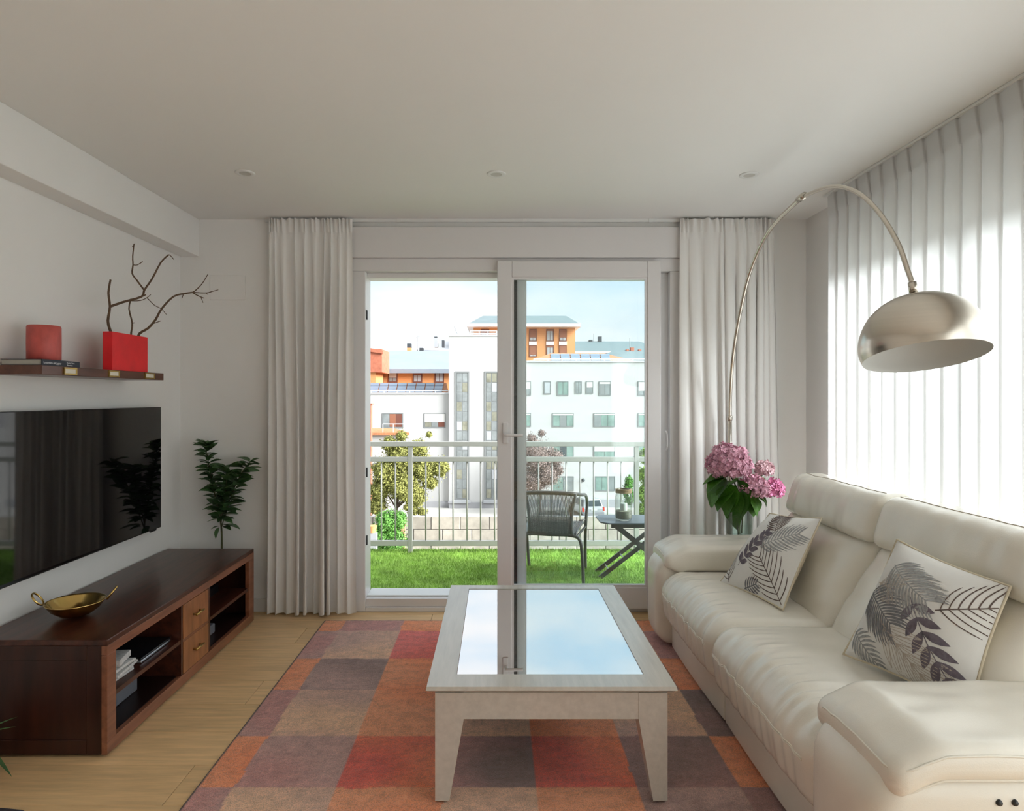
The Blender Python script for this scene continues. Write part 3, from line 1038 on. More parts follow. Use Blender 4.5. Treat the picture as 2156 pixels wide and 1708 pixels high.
# arms
for (y0, y1, outer) in ((SY0, IY0, -1), (IY1, SY1, 1)):
    yc, hw = (y0 + y1) / 2, (y1 - y0) / 2
    def darm(p):
        q = Vector(p)
        # front edge sweeps back towards the top and the foot
        if p[0] < 1.1:
            h = p[2] / 0.50
            q.x += 0.035 * sm((0.25 - h) / 0.25) + 0.030 * sm((h - 0.80) / 0.2)
            q.x -= 0.010 * math.sin(PI * max(0, min(1, (p[1] - y0) / (y1 - y0))))
        return q
    MB().rbox((0.872, y0, 0.02), (1.74, y1, 0.500), 0.055, (12, 8, 12), darm).build('arm_body', M_leather, sofa, smooth=True)
    def dpad(p):
        q = Vector(p)
        w = max(0.0, 1 - ((q.y - yc) / (hw + 0.02)) ** 2)
        u = (p[0] - 0.90) / 0.85
        if p[2] > 0.53:
            q.z += 0.012 * w + 0.004 * mnoise.noise(Vector((p[0] * 8, p[1] * 14, 3)))
            q.z += 0.0035 * sm(1 - abs(u - 0.05) / 0.12) * mnoise.noise(Vector((p[0] * 10, p[1] * 40, 1)))
        q.z -= 0.045 * sm((0.16 - u) / 0.16)
        # the pad hangs lower on the seat side
        ins = (q.y - yc) / hw * (-outer)
        if ins > 0.2 and p[2] < 0.5:
            q.z -= 0.055 * sm((ins - 0.2) / 0.5) * sm((u - 0.02) / 0.1)
        return q
    ya, yb = (y0 - 0.012, y1 + 0.035) if outer < 0 else (y0 - 0.035, y1 + 0.012)
    MB().rbox((0.905, ya, 0.482), (1.74, yb, 0.568), 0.036, (40, 24, 5), dpad).build('arm_pad', M_leather, sofa, smooth=True)
    # seams round the pad
    for zz, mt in ((0.548, M_leatherseam), (0.490, M_leatherseam)):
        pts = []
        yo = ya if outer < 0 else yb
        yi = yb if outer < 0 else ya
        so = 1 if outer < 0 else -1
        ins_ = 0.036 - math.sqrt(max(0, 0.036 ** 2 - (0.036 - min(0.568 - zz, zz - 0.482, 0.036)) ** 2))
        ring = [(1.70, yo + so * ins_)] + [(lerp(1.65, 0.98, j / 14), yo + so * ins_) for j in range(15)]
        r_ = 0.05
        for j in range(9):
            an = PI / 2 * j / 8
            ring.append((0.905 + ins_ + r_ * (1 - math.sin(an)), yo + so * (ins_ + r_ * (1 - math.cos(an)))))
        ring += [(0.905 + ins_, lerp(yo + so * (ins_ + r_), yi - so * 0.05, j / 12)) for j in range(1, 13)]
        for (x, y) in ring:
            q = dpad(Vector((x, y, zz)))
            pts.append(q + Vector((-0.001 if x < 0.95 else 0, -so * 0.001, 0)))
        MB().tube(pts, 0.0028, 6).build('pad_seam', mt, sofa, smooth=True)
    # stitched edge line on the outside of the arm body
    yo = y0 if outer < 0 else y1
    so = 1 if outer < 0 else -1
    pts = [darm(Vector((lerp(0.900, 1.10, j / 12), yo + so * 0.012, 0.478 - 0.0 * j))) for j in range(13)]
for i, xx in enumerate((1.152, 1.188)):
    MB().lathe([(0.0, 0.004), (0.006, 0.004), (0.0075, 0.0), (0.0075, -0.002)], 16, (xx, SY0 - 0.001, 0.440), axis=(0, -1, 0), cap0=False, cap1=False).build('control_button', M_foot, sofa, smooth=True)
for x in (1.02, 1.66):
    for y in (SY0 + 0.08, SY1 - 0.08):
        MB().box(x - 0.025, x + 0.025, y - 0.025, y + 0.025, 0.0157 if x < 1.0 else 0.0, 0.03).build('foot', M_foot, sofa)

# ------------------------------------------------------------------ printed cushions
def pillow(label, TL, TR, BR, BL, thick, fronds, seed):
    TL, TR, BR, BL = (Vector(p) for p in (TL, TR, BR, BL))
    cen = (TL + TR + BR + BL) / 4
    nrm = (TR - TL).cross(BL - TL).normalized()
    if nrm.dot(Vector((0, 0, CAM_H)) - cen) < 0:
        nrm = -nrm
    rg = random.Random(seed)
    def S(u, v, side=1, off=0.0):
        # pull the edges in a little so the corners stand out
        k = 0.055
        uu = lerp(u, 0.5, k * math.sin(PI * v) * 2 * abs(u - 0.5))
        vv = lerp(v, 0.5, k * math.sin(PI * u) * 2 * abs(v - 0.5))
        p = TL.lerp(TR, uu).lerp(BL.lerp(BR, uu), vv)
        a = max(0.0, 1 - abs(2 * u - 1) ** 2.2)
        b = max(0.0, 1 - abs(2 * v - 1) ** 2.2)
        h = thick * (a * b) ** 0.72
        h += 0.004 * mnoise.noise(Vector((u * 7 + seed, v * 7, 1))) * (a * b) ** 0.3 if side > 0 else 0
        return p + nrm * (side * h + off)
    lowz = min(TL.z, TR.z, BL.z, BR.z)
    t = thing('throw_pillow', label, 'pillow', (cen.x, cen.y, lowz), 'leaf-print cushions on the sofa')
    MB().grid(lambda u, v: S(u, v, 1), 44, 44).build('front_cover', M_pillow, t, smooth=True)
    MB().grid(lambda u, v: S(v, u, -1), 30, 30).build('back_cover', M_pilside, t, smooth=True)
    edge = []
    for (a, b) in (((0, 0), (1, 0)), ((1, 0), (1, 1)), ((1, 1), (0, 1)), ((0, 1), (0, 0))):
        for j in range(14):
            s = j / 14
            edge.append(S(lerp(a[0], b[0], s), lerp(a[1], b[1], s)))
    MB().tube(edge, 0.0042, 6, closed=True).build('piping', M_pilside, t, smooth=True)
    asp = (TR - TL).length
    def strip(mb, pts, ws):
        """ribbon in cushion coordinates (metres across the cover) laid on the cloth"""
        L_, R_ = [], []
        n = len(pts)
        for i in range(n):
            a, b = pts[max(0, i - 1)], pts[min(n - 1, i + 1)]
            dx, dy = b[0] - a[0], b[1] - a[1]
            l = math.hypot(dx, dy) or 1
            nx, ny = -dy / l, dx / l
            for lst, sg in ((L_, 1), (R_, -1)):
                u, v = pts[i][0] + sg * nx * ws[i], pts[i][1] + sg * ny * ws[i]
                lst.append((u, v))
        pts3, ok = [], []
        for q in L_ + R_:
            u, v = max(0.005, min(0.995, q[0])), max(0.005, min(0.995, q[1]))
            pts3.append(S(u, v, 1, 0.0011))
        mb.add(pts3, [(i, i + 1, n + i + 1, n + i) for i in range(n - 1)])
    for (kind, x, y, ang, ln, lw, cnt, mt) in fronds:
        mb = MB()
        an = math.radians(ang)
        bend = rg.uniform(-0.35, 0.35)
        mid = []
        px, py = x, y
        for i in range(17):
            mid.append((px, py))
            a2 = an + bend * (i / 16 - 0.5)
            px += math.cos(a2) * ln / 16
            py += math.sin(a2) * ln / 16
        strip(mb, mid, [0.0045 if kind != 'sprig' else 0.0035] * 17)
        for c in range(cnt):
            s = (c + 0.6) / cnt
            f = s * 15.99
            i = int(f)
            bx_, by_ = lerp(mid[i][0], mid[i + 1][0], f - i), lerp(mid[i][1], mid[i + 1][1], f - i)
            da = math.atan2(mid[i + 1][1] - mid[i][1], mid[i + 1][0] - mid[i][0])
            for sg in (-1, 1):
                l_ = lw * (0.55 + 0.6 * math.sin(PI * (0.15 + 0.8 * s))) * rg.uniform(0.9, 1.1)
                op = math.radians({'palm': 62, 'sprig': 48, 'line': 58, 'outline': 34}[kind]) * (1.08 - 0.35 * s)
                curl = -0.55 if kind in ('palm', 'line') else 0.15
                pts, qx, qy = [], bx_, by_
                for j in range(8):
                    pts.append((qx, qy))
                    aa = da + sg * (op + curl * j / 7)
                    qx += math.cos(aa) * l_ / 7
                    qy += math.sin(aa) * l_ / 7
                if kind == 'palm':
                    ws = [0.010 * math.sin(PI * (0.12 + 0.85 * j / 7)) for j in range(8)]
                elif kind == 'sprig':
                    ws = [0.034 * math.sin(PI * (0.04 + 0.94 * j / 7)) for j in range(8)]
                elif kind == 'line':
                    ws = [0.0042] * 7 + [0.002]
                else:
                    ws = None
                if ws:
                    strip(mb, pts, ws)
                else:  # outlined leaflet: two thin bowed lines and a vein
                    for s2 in (-1, 0, 1):
                        p2 = []
                        for j in range(8):
                            aa = da + sg * op
                            o_ = s2 * 0.026 * math.sin(PI * j / 7)
                            p2.append((pts[j][0] - math.sin(aa) * o_, pts[j][1] + math.cos(aa) * o_))
                        strip(mb, p2, [0.0026] * 8)
        o = mb.build('leaf_print', mt, t)
        o['kind'] = 'stuff'
    return t
pillow('leaf-print cushion at the far end of the sofa beside the flowers',
       (1.395, 3.27, 0.775), (1.487, 2.93, 0.815), (1.235, 2.76, 0.452), (1.105, 3.17, 0.452), 0.088,
       [('palm', 0.62, 0.33, -125, 0.36, 0.20, 11, M_pbrown), ('palm', 0.55, 0.55, -40, 0.46, 0.19, 12, M_pgrey),
        ('sprig', 0.28, 0.80, -60, 0.50, 0.13, 6, M_ppurple), ('line', 0.97, 0.97, -140, 0.50, 0.26, 9, M_pbrown),
        ('line', 0.16, 0.98, -105, 0.40, 0.18, 8, M_pbrown), ('palm', 0.42, 0.99, -20, 0.22, 0.10, 6, M_pdark)], 3)
pillow('larger-looking leaf-print cushion near the close armrest of the sofa',
       (1.425, 2.28, 0.862), (1.525, 1.90, 0.808), (1.365, 1.845, 0.462), (1.215, 2.245, 0.468), 0.098,
       [('palm', 0.18, 0.20, 22, 0.48, 0.24, 15, M_pgrey), ('palm', 0.06, 0.46, 28, 0.42, 0.24, 14, M_pdark),
        ('sprig', 0.50, 0.40, 52, 0.62, 0.17, 6, M_ppurple), ('line', 0.70, 0.42, -38, 0.40, 0.26, 7, M_pbrown),
        ('outline', 0.34, 0.66, 38, 0.52, 0.34, 7, M_ptan), ('outline', 0.10, 0.38, 5, 0.18, 0.20, 3, M_ptan),
        ('palm', 0.04, 0.80, 35, 0.34, 0.14, 9, M_pgrey)], 8)

# ------------------------------------------------------------------ arc floor lamp
LPX, LPY = 1.435, 3.94
lamp = thing('arc_floor_lamp', 'arching brushed-nickel floor lamp with a dome shade over the sofa', 'floor lamp', (LPX, LPY, 0))
MB().lathe([(0.0, 0.0), (0.088, 0.0), (0.092, 0.006), (0.092, 0.044), (0.086, 0.05), (0.0, 0.05)], 40, (LPX, LPY, 0), cap0=False, cap1=False).build('base', M_steel, lamp, smooth=True, angle=40)
low = [(LPX, LPY, 0.05), (LPX, LPY, 0.8), (LPX, LPY, 1.24)]
MB().tube(low, 0.0125, 14).build('lower_pole', M_steel, lamp, smooth=True)
MB().lathe([(0.0, 0), (0.0145, 0.0), (0.0155, 0.004), (0.0155, 0.022), (0.0135, 0.028), (0.0, 0.028)], 20, (LPX, LPY, 1.225), cap0=False, cap1=False).build('pole_joint', M_steel, lamp, smooth=True)
arc1 = [(1.435, 3.94, 1.24), (1.434, 3.925, 1.42), (1.433, 3.875, 1.635), (1.431, 3.765, 1.862), (1.428, 3.605, 2.076), (1.423, 3.345, 2.235), (1.416, 2.975, 2.296)]
MB().tube(pathpts(arc1, 8), 0.0105, 12).build('curved_pole', M_steel, lamp, smooth=True)
MB().tube([(1.417, 3.005, 2.2945), (1.416, 2.975, 2.296), (1.4155, 2.945, 2.296)], 0.0155, 12).build('arm_joint', M_steel, lamp, smooth=True)
arc2 = [(1.416, 2.975, 2.296), (1.408, 2.70, 2.255), (1.401, 2.50, 2.170), (1.396, 2.345, 2.048), (1.392, 2.225, 1.906), (1.390, 2.165, 1.795), (1.389, 2.142, 1.752)]
MB().tube(pathpts(arc2, 8), 0.0085, 12).build('curved_arm', M_steel, lamp, smooth=True)
ax = Vector((0, 0.254, 1)).normalized()
dc = at(1947, 752, 2.08)           # centre of the dome's rim
top = dc + ax * 0.214
jt = Vector((1.389, 2.142, 1.752))
MB().tube([jt, jt.lerp(top, 0.75)], 0.013, 14).build('socket_neck', M_steel, lamp, smooth=True)
prof = []
R_, H_ = 0.183, 0.212
for i in range(29):
    tt = 1 - (1 - i / 28) ** 1.6
    r = R_ * 1.035 * (1 - tt ** 2.3) ** (1 / 2.15) if i < 28 else 0.0
    if tt < 0.30:
        r *= 1 - 0.055 * (1 - tt / 0.30) ** 2
    prof.append((r, H_ * tt))
out_p = prof
MB().lathe(out_p, 64, dc, ax, cap0=False, cap1=False).build('dome_shade', M_steel, lamp, smooth=True)
in_p = [prof[0]] + [(max(0, r - 0.004), z - 0.002) for r, z in prof[1:]]
MB().lathe(in_p[::-1], 64, dc, ax, cap0=False, cap1=False).build('shade_lining', M_shadein, lamp, smooth=True)
MB().lathe([(0.042, -0.008), (0.040, 0.001), (0.020, 0.008), (0.012, 0.018), (0.0, 0.020)], 28, dc + ax * (H_ - 0.004), ax, cap0=False, cap1=False).build('shade_cap', M_steel, lamp, smooth=True)
MB().lathe([(0.0, 0.0), (0.022, 0.008), (0.032, 0.035), (0.026, 0.065), (0.015, 0.085), (0.015, 0.12)], 20, dc + ax * 0.075, ax, cap0=False).build('bulb', M_white, lamp, smooth=True)

# ------------------------------------------------------------------ small side table with vase and hydrangeas
tb = thing('side_table', 'small white side table behind the far sofa arm holding the flower vase', 'side table', (1.50, 3.82, 0))
bx('table_top', M_white, tb, 1.31, 1.70, 3.742, 3.905, 0.508, 0.530, 0.003)
for x in (1.325, 1.685):
    for y in (3.755, 3.892):
        bx('leg', M_white, tb, x - 0.011, x + 0.011, y - 0.011, y + 0.011, 0.0, 0.508, 0.002)
VX, VY, VZ = 1.445, 3.822, 0.531
va = thing('glass_vase', 'clear square glass vase holding the hydrangeas on the side table', 'vase', (VX, VY, VZ))
def sq(w, z):
    return [(VX - w, VY - w, z), (VX + w, VY - w, z), (VX + w, VY + w, z), (VX - w, VY + w, z)]
m = MB()
w0, w1, hz = 0.058, 0.066, 0.200
o = sq(w0, VZ) + sq(w1, VZ + hz) + sq(w1 - 0.005, VZ + hz) + sq(w0 - 0.005, VZ + 0.014)
fs = [(0, 3, 2, 1)] + [(i, (i + 1) % 4, 4 + (i + 1) % 4, 4 + i) for i in range(4)] + [(4 + i, 4 + (i + 1) % 4, 8 + (i + 1) % 4, 8 + i) for i in range(4)] + [(8 + i, 8 + (i + 1) % 4, 12 + (i + 1) % 4, 12 + i) for i in range(4)] + [(12, 13, 14, 15)]
m.add(o, fs)
m.build('glass', M_vglass, va)
MB().hexa(sq(w0 - 0.0065, VZ + 0.0155), sq(w0 - 0.003, VZ + 0.085)).build('water', M_water, va)

def leafmesh(name, mat, L=1.0, W=0.42, bend=0.25, fold=0.12, n=6):
    """pointed leaf along +X with a folded midrib, unit length"""
    m = MB()
    pts = []
    for i in range(n + 1):
        s = i / n
        w = W * math.sin(PI * s ** 0.8) ** 0.9 * 0.5 if 0 < s < 1 else 0.0
        x = L * s
        z = -bend * s * s
        pts += [(x, -w, z + fold * w * 2), (x, 0, z), (x, w, z + fold * w * 2)]
    fs = []
    for i in range(n):
        a = i * 3
        fs += [(a, a + 3, a + 4, a + 1), (a + 1, a + 4, a + 5, a + 2)]
    m.add(pts, fs)
    me = bpy.data.meshes.new(name)
    me.from_pydata([tuple(p) for p in m.v], [], m.f)
    me.polygons.foreach_set('use_smooth', [True] * len(me.polygons))
    me.materials.append(mat)
    return me

def putleaf(me, name, parent, base, direc, size, roll=0.0, width=1.0):
    o = bpy.data.objects.new(name, me)
    COL.objects.link(o)
    o.parent = parent
    d = Vector(direc).normalized()
    q = d.to_track_quat('X', 'Z')
    o.rotation_mode = 'QUATERNION'
    o.rotation_quaternion = q @ Vector((1, 0, 0)).rotation_difference(Vector((1, 0, 0))) @ Matrix.Rotation(roll, 4, 'X').to_quaternion()
    o.location = Vector(base) - wloc(parent)
    o.scale = (size, size * width, size)
    return o

ME_hleaf = leafmesh('leaf', M_leaf2, W=0.86, bend=0.28, fold=0.20, n=10)
def hydrangea(label, px, py, y, rad, squash, mat, nfl, leaves, seed):
    rg = random.Random(seed)
    c = at(px, py, y)
    foot = Vector((VX + rg.uniform(-0.03, 0.03), VY + rg.uniform(-0.03, 0.03), VZ + 0.02))
    t = thing('hydrangea', label, 'flower', tuple(foot), 'pink hydrangeas in the glass vase')
    m = MB()
    ga = PI * (3 - math.sqrt(5))
    for i in range(nfl):
        zz = 1 - 1.75 * (i + 0.5) / nfl
        rr = math.sqrt(max(0, 1 - zz * zz))
        an = ga * i + rg.uniform(-0.2, 0.2)
        d = Vector((rr * math.cos(an), rr * math.sin(an), zz))
        lump = 0.90 + 0.16 * mnoise.noise(d * 2.2 + Vector((seed, 0, 0))) + rg.uniform(-0.13, 0.05)
        p = c + Vector((d.x * rad, d.y * rad, d.z * rad * squash)) * lump
        dn = (d + Vector((rg.uniform(-0.6, 0.6), rg.uniform(-0.6, 0.6), rg.uniform(-0.5, 0.6)))).normalized()
        q = Vector((0, 0, 1)).rotation_difference(dn)
        r0 = rg.uniform(0, 2 * PI)
        ps = rg.uniform(0.0120, 0.0160)
        for k in range(4):
            a = r0 + k * PI / 2
            e = Vector((math.cos(a), math.sin(a), 0)); f = Vector((-math.sin(a), math.cos(a), 0))
            cup = rg.uniform(0.15, 0.5)
            loc = [Vector((0, 0, 0))]
            for (ex, fy) in ((0.35, 0.30), (0.72, 0.48), (1.02, 0.30), (1.10, 0.0), (1.02, -0.30), (0.72, -0.48), (0.35, -0.30)):
                loc.append(e * ps * ex + f * ps * fy + Vector((0, 0, ps * cup * ex * ex)))
            m.add([p + q @ v for v in loc], [(0, 1, 2, 3, 4, 5, 6, 7)])
    o = m.build('flower_head', mat, t)
    o['kind'] = 'stuff'
    rim = Vector((VX + rg.uniform(-0.035, 0.035), VY + rg.uniform(-0.03, 0.03), VZ + hz + 0.01))
    MB().tube(pathpts([foot, rim, c - Vector((0, 0, rad * squash * 0.5))], 6), 0.0042, 7).build('stem', M_stem, t, smooth=True)
    for (lx, ly, tx, ty, dy0, dy1, wd) in leaves:
        a, b = at(lx, ly, y + dy0), at(tx, ty, y + dy1)
        putleaf(ME_hleaf, 'leaf', t, a, b - a, (b - a).length * 1.08, rg.uniform(-0.5, 0.5), wd)
    return t
hydrangea('largest pink hydrangea head, top left in the glass vase', 1535, 975, 3.76, 0.132, 0.86, M_pink, 560,
          [(1555, 1012, 1493, 1045, 0.02, -0.04, 1.0), (1530, 1010, 1483, 1008, 0.0, 0.0, 0.8), (1548, 1022, 1521, 1076, -0.02, -0.05, 1.0), (1530, 1010, 1490, 1055, 0.03, 0.0, 0.9), (1553, 1050, 1541, 1110, 0.04, 0.03, 0.9), (1545, 1030, 1505, 1062, -0.03, -0.06, 1.2), (1540, 1020, 1530, 1072, -0.04, -0.07, 1.2), (1535, 1000, 1488, 1022, -0.02, -0.05, 1.0)], 2)
hydrangea('pink hydrangea head hanging lowest at the front of the vase', 1588, 1027, 3.73, 0.086, 0.80, M_pink, 270,
          [(1560, 1030, 1574, 1090, -0.02, -0.04, 1.15), (1580, 1048, 1592, 1084, 0.0, -0.03, 1.1), (1552, 1010, 1575, 1062, 0.0, -0.01, 0.9), (1572, 1010, 1608, 1000, 0.04, 0.02, 0.7), (1565, 1035, 1558, 1080, -0.03, -0.06, 1.2), (1570, 1040, 1602, 1078, -0.01, -0.05, 1.2), (1590, 1045, 1616, 1056, 0.0, -0.04, 1.1)], 5)
hydrangea('pale pink hydrangea head at the back right of the bouquet', 1609, 987, 3.86, 0.054, 0.95, M_pink2, 130,
          [(1575, 1010, 1597, 1000, 0, 0, 0.8)], 7)
hydrangea('small deep-pink hydrangea head at the right edge of the bouquet', 1630, 1030, 3.80, 0.058, 1.05, M_pink3, 130,
          [(1600, 1042, 1618, 1062, 0, -0.02, 0.9)], 9)

# ------------------------------------------------------------------ TV cabinet
CX0, CX1, CY0, CY1, CZ = -1.995, -1.475, 2.43, 3.90, 0.447
cab = thing('tv_cabinet', 'low dark-stained wooden TV cabinet with two drawers and open shelves', 'cabinet', ((CX0 + CX1) / 2, (CY0 + CY1) / 2, 0))
bx('top_board', M_dkwood, cab, CX0, CX1, CY0, CY1, CZ - 0.022, CZ, 0.003)
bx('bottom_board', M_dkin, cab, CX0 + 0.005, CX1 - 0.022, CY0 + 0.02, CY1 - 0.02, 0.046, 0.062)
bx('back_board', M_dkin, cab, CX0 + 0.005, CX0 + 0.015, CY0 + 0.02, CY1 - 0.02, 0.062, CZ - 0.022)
# framed ends with recessed panel
for (ya, yb, sg) in ((CY0, CY0 + 0.022, 1), (CY1 - 0.022, CY1, -1)):
    e0, e1 = (ya, yb)
    ef = 0.055
    zt = CZ - 0.0225
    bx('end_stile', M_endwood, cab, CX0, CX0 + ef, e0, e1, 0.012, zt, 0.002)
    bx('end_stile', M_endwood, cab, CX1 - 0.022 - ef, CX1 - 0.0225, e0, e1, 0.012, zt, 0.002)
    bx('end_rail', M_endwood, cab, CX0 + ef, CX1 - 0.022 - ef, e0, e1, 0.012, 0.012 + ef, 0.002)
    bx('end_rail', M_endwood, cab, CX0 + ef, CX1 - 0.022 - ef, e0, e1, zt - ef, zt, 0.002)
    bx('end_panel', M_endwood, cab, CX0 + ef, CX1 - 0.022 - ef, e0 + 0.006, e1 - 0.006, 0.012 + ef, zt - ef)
fx0 = CX1 - 0.022
bx('front_rail', M_frontwood, cab, fx0, CX1, CY0, CY1, CZ - 0.058, CZ - 0.0225, 0.0015)
bx('front_rail', M_frontwood, cab, fx0, CX1, CY0, CY1, 0.012, 0.060, 0.0015)
bx('front_stile', M_frontwood, cab, fx0, CX1, CY0, CY0 + 0.058, 0.0605, CZ - 0.0585, 0.0015)
bx('front_stile', M_frontwood, cab, fx0, CX1, CY1 - 0.078, CY1, 0.0605, CZ - 0.0585, 0.0015)
bx('divider', M_dkwood, cab, CX0 + 0.016, CX1 - 0.002, 3.004, 3.020, 0.062, CZ - 0.059)
bx('divider', M_dkwood, cab, CX0 + 0.016, CX1 - 0.002, 3.288, 3.308, 0.062, CZ - 0.059)
bx('shelf', M_dkwood, cab, CX0 + 0.016, CX1 - 0.004, CY0 + 0.0585, 3.0035, 0.212, 0.230)
bx('shelf', M_dkwood, cab, CX0 + 0.016, CX1 - 0.004, 3.3085, CY1 - 0.0785, 0.212, 0.230)
for zlo, zhi in ((0.0625, 0.212), (0.226, CZ - 0.0605)):
    d = bx('drawer', M_drawer, cab, CX1 - 0.30, CX1 + 0.001, 3.0235, 3.2845, zlo, zhi, 0.002)
    zc = (zlo + zhi) / 2 + 0.005
    hd = MB()
    hd.tube([(CX1 + 0.020, 3.112, zc), (CX1 + 0.020, 3.192, zc)], 0.0058, 10)
    h = hd.build('handle', M_brassdk, d, smooth=True)
    for y in (3.122, 3.182):
        MB().tube([(CX1 + 0.001, y, zc), (CX1 + 0.020, y, zc)], 0.0045, 8).build('handle_post', M_brassdk, d, smooth=True)
bx('drawer_rail', M_frontwood, cab, CX1 - 0.03, CX1 - 0.001, 3.0205, 3.2875, 0.2135, 0.2245)
for y in (CY0 + 0.05, CY1 - 0.05):
    for x in (CX0 + 0.04, CX1 - 0.05):
        bx('foot', M_foot, cab, x - 0.02, x + 0.02, y - 0.02, y + 0.02, 0.0, 0.012)

# things on and in the cabinet
bc = Vector((-1.772, 2.70, CZ + 0.0005))
bowl = thing('brass_bowl', 'shallow brass bowl with two ring handles on the TV cabinet', 'bowl', tuple(bc))
bp = [(0.0, 0.0), (0.035, 0.0015), (0.062, 0.011), (0.090, 0.032), (0.108, 0.058), (0.113, 0.064)]
ip = [(0.111, 0.0645), (0.105, 0.058), (0.087, 0.034), (0.060, 0.0145), (0.034, 0.005), (0.0, 0.0035)]
MB().lathe(bp + ip, 56, bc, cap0=False, cap1=False).build('bowl_body', M_brass, bowl, smooth=True)
hdir = Vector((1.0, 0.35, 0)).normalized()
for sg in (-1, 1):
    cc = bc + hdir * sg * 0.135 + Vector((0, 0, 0.084))
    ring = []
    tang = Vector((-hdir.y, hdir.x, 0))
    upv = (Vector((0, 0, 1)) * 0.80 + hdir * sg * 0.60).normalized()
    for j in range(24):
        a = 2 * PI * j / 24
        ring.append(cc + tang * 0.030 * math.cos(a) + upv * 0.030 * math.sin(a))
    MB().tube(ring, 0.0042, 8, closed=True).build('ring_handle', M_brass, bowl, smooth=True)
# laptop, newspapers, boxes
lp = thing('laptop', 'closed black laptop with silver edge on the upper cabinet shelf', 'laptop', (-1.66, 2.86, 0.2302))
MB().rbox((-1.86, 2.735, 0.2312), (-1.515, 2.985, 0.243), 0.004, (2, 2, 1)).build('base', M_silver, lp, smooth=True)
MB().rbox((-1.86, 2.735, 0.2435), (-1.515, 2.985, 0.253), 0.004, (2, 2, 1)).build('lid', M_lapblk, lp, smooth=True)
rg = random.Random(4)
labs = ['bottom newspaper of the pile on the upper cabinet shelf', 'second newspaper from the bottom of the cabinet shelf pile',
        'third newspaper up in the pile on the cabinet shelf', 'fourth newspaper up in the pile on the cabinet shelf',
        'folded newspaper lying on top of the cabinet shelf pile']
zp = 0.2305
for i in range(5):
    thk = (0.010, 0.008, 0.012, 0.012, 0.026)[i]
    ang = rg.uniform(-0.12, 0.12) + (0.28 if i == 4 else 0)
    cx, cy = -1.665 + rg.uniform(-0.01, 0.01), 2.605 + rg.uniform(-0.006, 0.006)
    m = MB()
    def dn(p, ang=ang, cx=cx, cy=cy):
        q = Vector((p[0] - cx, p[1] - cy, 0))
        return Vector((cx + q.x * math.cos(ang) - q.y * math.sin(ang), cy + q.x * math.sin(ang) + q.y * math.cos(ang), p[2] + 0.004 * mnoise.noise(Vector((p[0] * 9, p[1] * 9, i)))* (1 if i > 2 else 0)))
    m.rbox((cx - 0.145, cy - (0.085 if i < 4 else 0.06), zp), (cx + 0.155, cy + (0.085 if i < 4 else 0.06), zp + thk), 0.0035, (6, 4, 1), dn)
    o = m.build('newspaper', M_paper, smooth=True)
    tag(o, labs[i], 'newspaper', 'newspapers in the cabinet')
    zp += thk + 0.0015 + (0.003 if i > 1 else 0)
gb = MB().rbox((-1.80, 2.70, 0.0625), (-1.60, 2.86, 0.165), 0.006, (2, 2, 2)).build('storage_box', M_greybox, smooth=True)
tag(gb, 'grey box on the lower left cabinet shelf', 'box')
ro = MB().rbox((-1.72, 3.34, 0.0625), (-1.56, 3.56, 0.115), 0.008, (2, 2, 2)).build('router', M_greybox, smooth=True)
tag(ro, 'grey router box on the lower right cabinet shelf', 'router')
db = MB().rbox((-1.92, 3.40, 0.2305), (-1.62, 3.74, 0.275), 0.006, (2, 2, 2)).build('set_top_box', M_lapblk, smooth=True)
tag(db, 'black set-top box on the upper right cabinet shelf', 'set-top box')

# ------------------------------------------------------------------ television
tv = thing('television', 'large flat black television mounted on the left wall', 'television', (-1.97, 3.11, 0.611))
bx('bezel', M_tvb, tv, -1.972, -1.9505, 2.49, 3.73, 0.611, 1.310, 0.002)
MB().box(-1.9503, -1.9490, 2.493, 3.727, 0.617, 1.307).build('screen', M_tv, tv)
bx('wall_mount', M_tvb, tv, WL + 0.0005, -1.9725, 2.85, 3.35, 0.80, 1.12)
bx('sensor', M_tvb, tv, -1.965, -1.955, 3.63, 3.69, 0.600, 0.611, 0.002)

# ------------------------------------------------------------------ wall shelf and what stands on it
sh = thing('wall_shelf', 'dark wooden floating shelf with three brass label holders above the television', 'shelf', (-1.91, 3.0, 1.458))
bx('board', M_shelf, sh, WL + 0.0005, -1.80, 2.54, 3.47, 1.458, 1.496, 0.002)
for ya, yb in ((2.664, 2.746), (2.974, 3.056), (3.279, 3.370)):
    hl = MB()
    x0, x1 = -1.7998, -1.794
    fw = 0.006
    hl.box(x0, x1, ya, yb, 1.4625, 1.4625 + fw).box(x0, x1, ya, yb, 1.4925 - fw, 1.4925)
    hl.box(x0, x1, ya, ya + fw, 1.4625 + fw, 1.4925 - fw).box(x0, x1, yb - fw, yb, 1.4625 + fw, 1.4925 - fw)
    h = hl.build('label_holder', M_brassdk, sh)
    bx('label_card', M_card, h, x0, x0 + 0.003, ya + fw, yb - fw, 1.4625 + fw, 1.4925 - fw)
def textmesh(name, body, size, mat, parent, origin, xdir, up, ext=0.0002):
    cu = bpy.data.curves.new(name, 'FONT')
    cu.body = body
    cu.size = size
    cu.extrude = ext
    tmp = bpy.data.objects.new(name + '_tmp', cu)
    COL.objects.link(tmp)
    dg = bpy.context.evaluated_depsgraph_get()
    me = bpy.data.meshes.new_from_object(tmp.evaluated_get(dg))
    bpy.data.objects.remove(tmp, do_unlink=True)
    me.materials.append(mat)
    o = bpy.data.objects.new(name, me)
    COL.objects.link(o)
    o.parent = parent
    xd, ud = Vector(xdir).normalized(), Vector(up).normalized()
    zd = xd.cross(ud)
    R = Matrix((xd, ud, zd)).transposed()
    o.rotation_euler = R.to_euler()
    o.location = Vector(origin) - wloc(parent)
    return o
